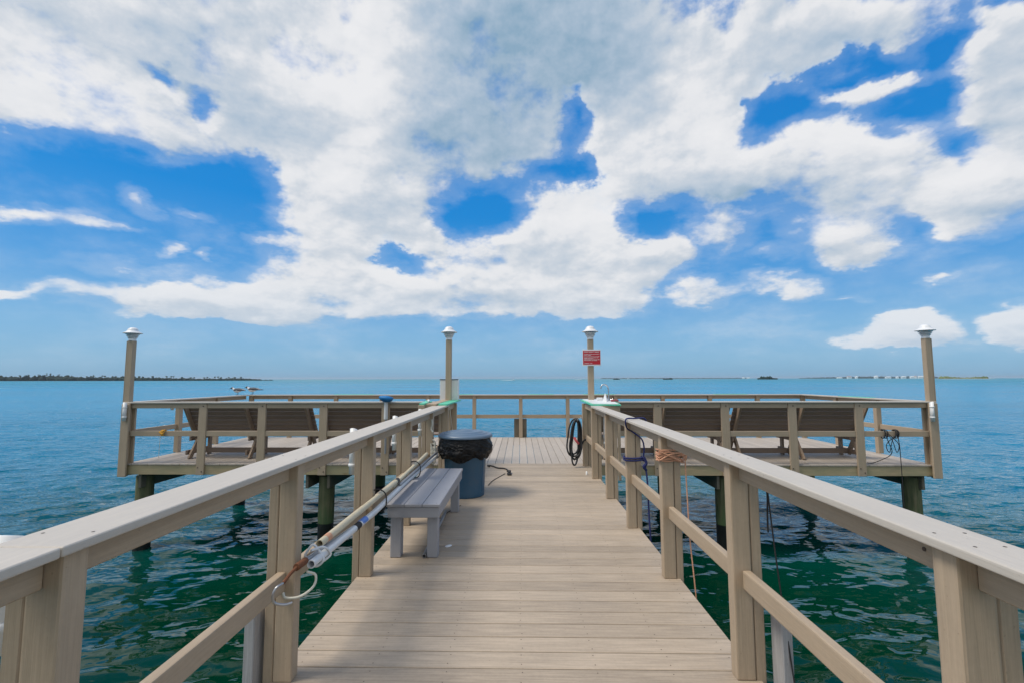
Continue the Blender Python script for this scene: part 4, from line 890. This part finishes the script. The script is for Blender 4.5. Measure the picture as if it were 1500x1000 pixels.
# right islets and far shore
def wood_patch(name, x0, x1, y, h, mat, label, cat, n, prof=None):
    mb = MB()
    for i in range(n):
        f = (i + .5) / n; e = prof(f) if prof else math.sin(f * math.pi) ** .5
        hh = h * e * random.uniform(.7, 1.1)
        blob(mb, (x0 + (x1 - x0) * f, y + random.uniform(-4, 4) * y / 1200, ZW + hh * .42), ((x1 - x0) / n * random.uniform(1., 1.8), 5 * y / 1200, hh * .6))
    return tag(mb.build(name, mat, loc=((x0 + x1) / 2, y, ZW)), label, cat)
Y1 = 1200
def bx_(px): return (px - 762) / 660 * Y1
wood_patch('mangrove_islet', bx_(1106), bx_(1133), Y1, 8.5, M['wood'], 'dark mangrove islet, the largest on the horizon right of centre', 'islet', 16, lambda f: 1 if .1 < f < .7 else .55)
wood_patch('mangrove_islet', bx_(970), bx_(983), Y1, 6, M['wood'], 'dark little mangrove islet between the red sign and the larger islet', 'islet', 9, lambda f: .9 if f > .65 else .6)
wood_patch('mangrove_islet', bx_(898), bx_(906), Y1, 4.5, M['wood'], 'tiny dark islet on the horizon just right of the sign post', 'islet', 6)
Y2 = 1500
def b2_(px): return (px - 762) / 660 * Y2
land('island', b2_(1360), b2_(1440), Y2, 40, .9, M['sand'], 'sandy islet with pale scrub beyond the right lamp post')
wood_patch('island_scrub', b2_(1366), b2_(1436), Y2 + 8, 8.5, M['scrub'], 'pale green scrub on the sandy islet beyond the right lamp post', 'scrub', 44, lambda f: .75 + .25 * math.sin(f * 9))['kind'] = 'stuff'
Y3 = 4200
def b3_(px): return (px - 762) / 660 * Y3
wood_patch('far_shore_woods', b3_(1165), b3_(1360), Y3, 24, M['shore'], 'thin blue-green far shore on the right horizon', 'shore', 110, lambda f: min(1, .3 + f * 2) * .75)['kind'] = 'stuff'
wood_patch('far_shore_woods', b3_(1420), b3_(1700), Y3 - 600, 34, M['shore'], 'dark wooded shore at the far right edge of the horizon', 'shore', 130, lambda f: min(1, .45 + f * 4) * .9)['kind'] = 'stuff'
wood_patch('far_shore_woods', b3_(905), b3_(1165), Y3 + 900, 9, M['shore'], 'hair-thin line of shore along the horizon centre right', 'shore', 120, lambda f: 1)['kind'] = 'stuff'
M['roof'] = plain_mat('pink_roof', (.45, .30, .26), .8); M['housewall'] = plain_mat('white_house_wall', (.82, .82, .80), .7)
def house(px, w, h, lab):
    x = (px - 762) / 660 * 3900; t = thing('house', (x, 3900, ZW), lab, 'house', 'white waterfront houses on the far shore')
    mb = MB(); mb.bb(x - w / 2, x + w / 2, 3892, 3908, ZW, ZW + h, bev=0); mb.bb(x - w * .2, x + w * .35, 3890, 3891.8, ZW, ZW + h * .6, bev=0); mb.build('wall', M['housewall'], t)
    mb = MB(); hw = w / 2 + 1; z = ZW + h + .05
    mb.add([(x - hw, 3890, z), (x + hw, 3890, z), (x + hw, 3910, z), (x - hw, 3910, z), (x - hw * .6, 3900, z + h * .35), (x + hw * .6, 3900, z + h * .35)], [[0, 1, 5, 4], [2, 3, 4, 5], [1, 2, 5], [3, 0, 4], [3, 2, 1, 0]])
    mb.build('roof', M['roof'] if px in (1236, 1342, 1330) else M['housewall'], t)
order = ('first', 'second', 'third', 'fourth', 'fifth', 'sixth', 'seventh', 'eighth', 'ninth', 'tenth', 'eleventh', 'twelfth', 'thirteenth', 'fourteenth')
for i, (px, w, h) in enumerate([(1085, 14, 9), (1092, 22, 8), (1222, 40, 9), (1236, 34, 15), (1246, 16, 14), (1274, 26, 17), (1291, 44, 12), (1304, 16, 13), (1313, 34, 14), (1325, 26, 14), (1330, 12, 17), (1337, 36, 15), (1343, 26, 17), (1346, 14, 12)]):
    house(px, w, h, 'white waterfront house on the far right shore, ' + order[i] + ' of the row from the left')
# boats
def boat(px, Yb, L_, lab, wake, sail=False):
    x = (px - 762) / 660 * Yb; t = thing('boat', (x, Yb, ZW), lab, 'boat')
    mb = MB(); vs = []
    for f, w, z in ((-.5, .7, 0), (-.5, 1, 1), (.2, 1, 1.1), (.5, .05, 1.5), (.2, .7, 0), (.42, .05, 0)): pass
    st = [(-.5, 1.1, .9), (-.2, 1.25, .95), (.15, 1.15, 1.05), (.38, .6, 1.25), (.5, .05, 1.45)]
    for f, w, z in st: vs += [(x + f * L_, Yb - w, ZW + z), (x + f * L_ * .93, Yb - w * .55, ZW - .1), (x + f * L_ * .93, Yb + w * .55, ZW - .1), (x + f * L_, Yb + w, ZW + z)]
    fs = [[i * 4 + k, (i + 1) * 4 + k, (i + 1) * 4 + (k + 1) % 4, i * 4 + (k + 1) % 4] for i in range(4) for k in range(4)] + [[0, 1, 2, 3], [19, 18, 17, 16]]
    mb.add(vs, fs); mb.build('hull', M['white'], t)
    mb = MB()
    if sail: mb.add([(x, Yb, ZW + 1.2), (x - .4 * L_, Yb + .1, ZW + 1.4), (x, Yb, ZW + 9), (x + .05, Yb + .06, ZW + 1.2)], [[0, 1, 2], [1, 3, 2], [0, 2, 3], [0, 3, 1]]); mb.build('sail', M['white'], t)
    else: mb.bb(x - .15 * L_, x + .1 * L_, Yb - .7, Yb + .7, ZW + .95, ZW + 2.2, bev=.1); mb.build('cabin', M['white'], t)
    if wake:
        mb = MB()
        for k in range(40):
            f = k / 39; blob(mb, (x - L_ * .5 - f * wake + 2, Yb + random.uniform(-1, 1) * (1 + 3 * f), ZW + .25), (random.uniform(.6, 1.6), .8, random.uniform(.3, .9) * (1.1 - f)))
        tag(mb.build('wake_foam', M['housewall'], loc=(x - L_ * .5, Yb, ZW)), lab.replace('boat', 'foam trail behind the boat', 1), 'foam', kind='stuff')
boat(752, 800, 8, 'white motor boat speeding along the horizon between the two middle lamp posts', 22)
boat(850, 1100, 8, 'white motor boat on the horizon just left of the sign post', 14)
boat(919, 1500, 9, 'white sailing boat on the horizon between two tiny islets', 0, True)

# ------------------------------------------------------------------ sea haze
hb_ = MB(); hb_.bb(-14500, 14500, -14500, 14500, ZW - 1.5, 32, bev=0)
hz_ = tag(hb_.build('haze', bpy.data.materials.new('sea_haze')), 'faint pale haze over the water', 'haze', kind='stuff')
hm = hz_.data.materials[0]; hm.use_nodes = True; hn = hm.node_tree; hn.nodes.clear()
ho = hn.nodes.new('ShaderNodeOutputMaterial'); hv = hn.nodes.new('ShaderNodeVolumePrincipled')
hv.inputs['Color'].default_value = (.80, .90, 1.0, 1); hv.inputs['Density'].default_value = HAZE; hv.inputs['Anisotropy'].default_value = .2
hn.links.new(hv.outputs[0], ho.inputs['Volume'])

# ------------------------------------------------------------------ sky
SUN_EL, SUN_AZ = R(58), R(-104)      # azimuth measured from +Y toward +X
sun = bpy.data.lights.new('sun', 'SUN'); so = bpy.data.objects.new('sun', sun); COL.objects.link(so)
sun.energy = 2.8; sun.angle = R(20); sun.color = (1, .92, .80)
sd = Vector((math.sin(SUN_AZ) * math.cos(SUN_EL), math.cos(SUN_AZ) * math.cos(SUN_EL), math.sin(SUN_EL)))
so.rotation_euler = (-sd).to_track_quat('-Z', 'Y').to_euler(); so.location = (-20, 30, 40)

W = bpy.data.worlds.new('World'); SC.world = W; W.use_nodes = True
nt = W.node_tree; nt.nodes.clear(); g = G(nt)
out = g.n('ShaderNodeOutputWorld'); dirv = g.n('ShaderNodeTexCoord').outputs['Generated']
sky = g.n('ShaderNodeTexSky', sky_type='NISHITA'); sky.sun_disc = False; sky.sun_elevation = SUN_EL; sky.sun_rotation = SUN_AZ
sky.altitude = 0; sky.air_density = 1.0; sky.dust_density = .6; sky.ozone_density = 2.2
sep = g.n('ShaderNodeSeparateXYZ'); g.link(dirv, sep.inputs[0])
az = g.math('ARCTAN2', sep.outputs[0], sep.outputs[1]); el = g.math('ARCSINE', sep.outputs[2])
cb_ = g.n('ShaderNodeCombineXYZ'); g.link(az, cb_.inputs[0]); g.link(el, cb_.inputs[1]); UV = cb_.outputs[0]
# deepen the blue of the clear sky away from the horizon
elr = g.mr(el, 0, R(40), 0, 1)
tint = g.ramp(elr, SKY_TINT)
skyc = g.mix(1.0, sky.outputs[0], tint, 'MULTIPLY')
skyc = g.mix(.75, skyc, g.vmath('SCALE', g.ramp(elr, SKY_RAMP), scale=1 / .12))
bg_sky = g.n('ShaderNodeBackground'); g.link(skyc, bg_sky.inputs[0]); bg_sky.inputs[1].default_value = .12

def group_density():
    gt = bpy.data.node_groups.new('cloud_density', 'ShaderNodeTree')
    gt.interface.new_socket('uv', in_out='INPUT', socket_type='NodeSocketVector')
    gt.interface.new_socket('density', in_out='OUTPUT', socket_type='NodeSocketFloat')
    gt.interface.new_socket('body', in_out='OUTPUT', socket_type='NodeSocketFloat')
    gi = gt.nodes.new('NodeGroupInput'); go = gt.nodes.new('NodeGroupOutput'); q = G(gt)
    uv = gi.outputs[0]
    # cloud-layer perspective for the noise: features shrink toward the horizon
    s2 = q.n('ShaderNodeSeparateXYZ'); gt.links.new(uv, s2.inputs[0])
    v2 = q.math('MULTIPLY', q.math('POWER', q.math('MAXIMUM', q.math('ADD', s2.outputs[1], .02), .001), .75), 1.7)
    cc = q.n('ShaderNodeCombineXYZ'); gt.links.new(s2.outputs[0], cc.inputs[0]); gt.links.new(v2, cc.inputs[1]); nuv = cc.outputs[0]
    w1 = q.vmath('SUBTRACT', q.noise(q.map(nuv, loc=(3, 7, 0)), 4.0, 3, .55, out=1), (.5, .5, .5))
    w2 = q.vmath('SUBTRACT', q.noise(q.map(nuv, loc=(13, 2, 0)), 13.0, 4, .6, out=1), (.5, .5, .5))
    wuv = q.vmath('ADD', uv, q.vmath('ADD', q.vmath('SCALE', w1, scale=.11), q.vmath('SCALE', w2, scale=.055)))
    tot = neg = None
    for a, e, ra, re, rot, amp in CLOUDS:
        mp = q.map(wuv, loc=(a, e, 0), rot=(0, 0, rot), scale=(ra, re, 1), typ='TEXTURE')
        gr = q.n('ShaderNodeTexGradient', gradient_type='SPHERICAL'); gt.links.new(mp, gr.inputs[0])
        if amp > 0: tot = q.math('MULTIPLY_ADD', gr.outputs['Fac'], amp, tot if tot is not None else 0.0)
        else: neg = q.math('MULTIPLY_ADD', gr.outputs['Fac'], -amp, neg if neg is not None else 0.0)
    n1 = q.noise(nuv, 4.5, 13, .58); n2 = q.noise(q.map(nuv, loc=(5, 5, 1)), 16.0, 8, .60)
    body = q.math('SUBTRACT', q.math('SUBTRACT', 1.0, q.math('POWER', math.e, q.math('MULTIPLY', tot, -1.55))), neg)
    det = q.math('ADD', q.math('MULTIPLY', q.math('SUBTRACT', n1, .5), 1.8), q.math('MULTIPLY', q.math('SUBTRACT', n2, .5), .85))
    gt.links.new(q.math('ADD', body, det), go.inputs[0]); gt.links.new(body, go.inputs[1])
    return gt
gd = group_density()
def dens(uv):
    nd = g.n('ShaderNodeGroup'); nd.node_tree = gd; g.link(uv, nd.inputs[0]); return nd
D0 = dens(UV); LD = Vector((-.011, .017, 0))
D1 = dens(g.vmath('ADD', UV, tuple(LD)))
d0, body = D0.outputs[0], D0.outputs[1]
soft = g.noise(g.map(UV, loc=(4, 9, 2)), 3.5, 2, .5)
cov = g.mr(d0, .22, g.mr(soft, .38, .62, .46, .95), 0, 1, 'SMOOTHSTEP')
wisp = g.noise(g.map(UV, loc=(1, 4, 8), rot=(0, 0, -.35), scale=(1, 2.6, 1)), 5.0, 12, .66)
veil = g.math('MULTIPLY', g.mr(wisp, .50, .80, 0, .45, 'SMOOTHSTEP'), g.mr(body, -.5, .3, .03, 1))
halo = g.math('MULTIPLY', g.mr(d0, -.25, .45, 0, .2, 'SMOOTHSTEP'), 1.0)
cov = g.math('MAXIMUM', cov, g.math('ADD', veil, halo), clamp=True)
# light: bright where the density falls off toward the sun, grey in the thick shaded parts
grad = g.math('SUBTRACT', d0, D1.outputs[0])
lit = g.mr(grad, -.35, .35, 0, 1)
dk = None
for a, e, ra, re, rot, amp in DARKS:
    mp = g.map(UV, loc=(a, e, 0), rot=(0, 0, rot), scale=(ra, re, 1), typ='TEXTURE')
    gr = g.n('ShaderNodeTexGradient', gradient_type='SPHERICAL'); g.link(mp, gr.inputs[0])
    dk = g.math('MULTIPLY_ADD', gr.outputs['Fac'], amp * 1.0, dk if dk is not None else 0.0)
nb = g.noise(g.map(UV, rot=(0, 0, -.45), scale=(1, 1.8, 1)), 5.0, 8, .52)
nc = g.noise(g.map(UV, loc=(2, 1, 3), rot=(0, 0, -.5), scale=(1, 2.0, 1)), 2.6, 5, .5)
thick = g.mr(d0, .35, 1.3, 0, .30)
nd_ = g.noise(g.map(UV, loc=(7, 3, 3), rot=(0, 0, -.6), scale=(1, 1.7, 1)), 11.0, 6, .5)
def dev(n, k): return g.math('MULTIPLY', g.math('SUBTRACT', n, .5), k)
shade = g.math('ADD', g.math('ADD', thick, dk), g.math('ADD', dev(nb, .85), g.math('ADD', dev(nc, .8), dev(nd_, .45))))
shade = g.math('SUBTRACT', shade, dev(lit, .75))
shade = g.mr(g.math('ADD', shade, .24), -.15, 1.45, 0, 1)
ccol = g.ramp(shade, [(0, (.86, .86, .87)), (.22, (.80, .81, .83)), (.42, (.62, .67, .73)), (.68, (.44, .54, .65)), (1, (.27, .41, .54))])
ccol = g.mix(g.mr(d0, .05, .60, .85, 0), ccol, (.70, .79, .89))
ccol = g.mix(g.mr(el, R(1), R(12), .45, 0), ccol, (.50, .64, .80))
bg_c = g.n('ShaderNodeBackground'); g.link(ccol, bg_c.inputs[0]); bg_c.inputs[1].default_value = 1.0
mx = g.n('ShaderNodeMixShader'); g.link(g.math('MULTIPLY', cov, g.mr(el, R(.3), R(2.5), 0, .97)), mx.inputs[0]); g.link(bg_sky.outputs[0], mx.inputs[1]); g.link(bg_c.outputs[0], mx.inputs[2])
g.link(mx.outputs[0], out.inputs[0])

# ------------------------------------------------------------------ camera and view
cam = bpy.data.cameras.new('camera'); co_ = bpy.data.objects.new('camera', cam); COL.objects.link(co_)
F_, PT = 660.0, math.atan(54 / 660.0); YW = math.atan(12 / (660.0 / math.cos(PT))); RL = R(.1)
fwd = Vector((-math.sin(YW) * math.cos(PT), math.cos(YW) * math.cos(PT), math.sin(PT))); rt = Vector((math.cos(YW), math.sin(YW), 0)); up = rt.cross(fwd)
rt2 = rt * math.cos(RL) - up * math.sin(RL); up2 = rt * math.sin(RL) + up * math.cos(RL)
Mx = Matrix((rt2, up2, -fwd)).transposed().to_4x4(); Mx.translation = CAM; co_.matrix_world = Mx
cam.sensor_width = 36; cam.lens = 36 * F_ / 1500; cam.clip_start = .05; cam.clip_end = 40000
SC.camera = co_
SC.view_settings.view_transform = 'Standard'; SC.view_settings.look = 'None'; SC.view_settings.exposure = 0; SC.view_settings.gamma = 1
SC.cycles.max_bounces = 6; SC.cycles.diffuse_bounces = 3; SC.cycles.glossy_bounces = 3; SC.cycles.caustics_reflective = False; SC.cycles.caustics_refractive = False
SC.cycles.use_denoising = True
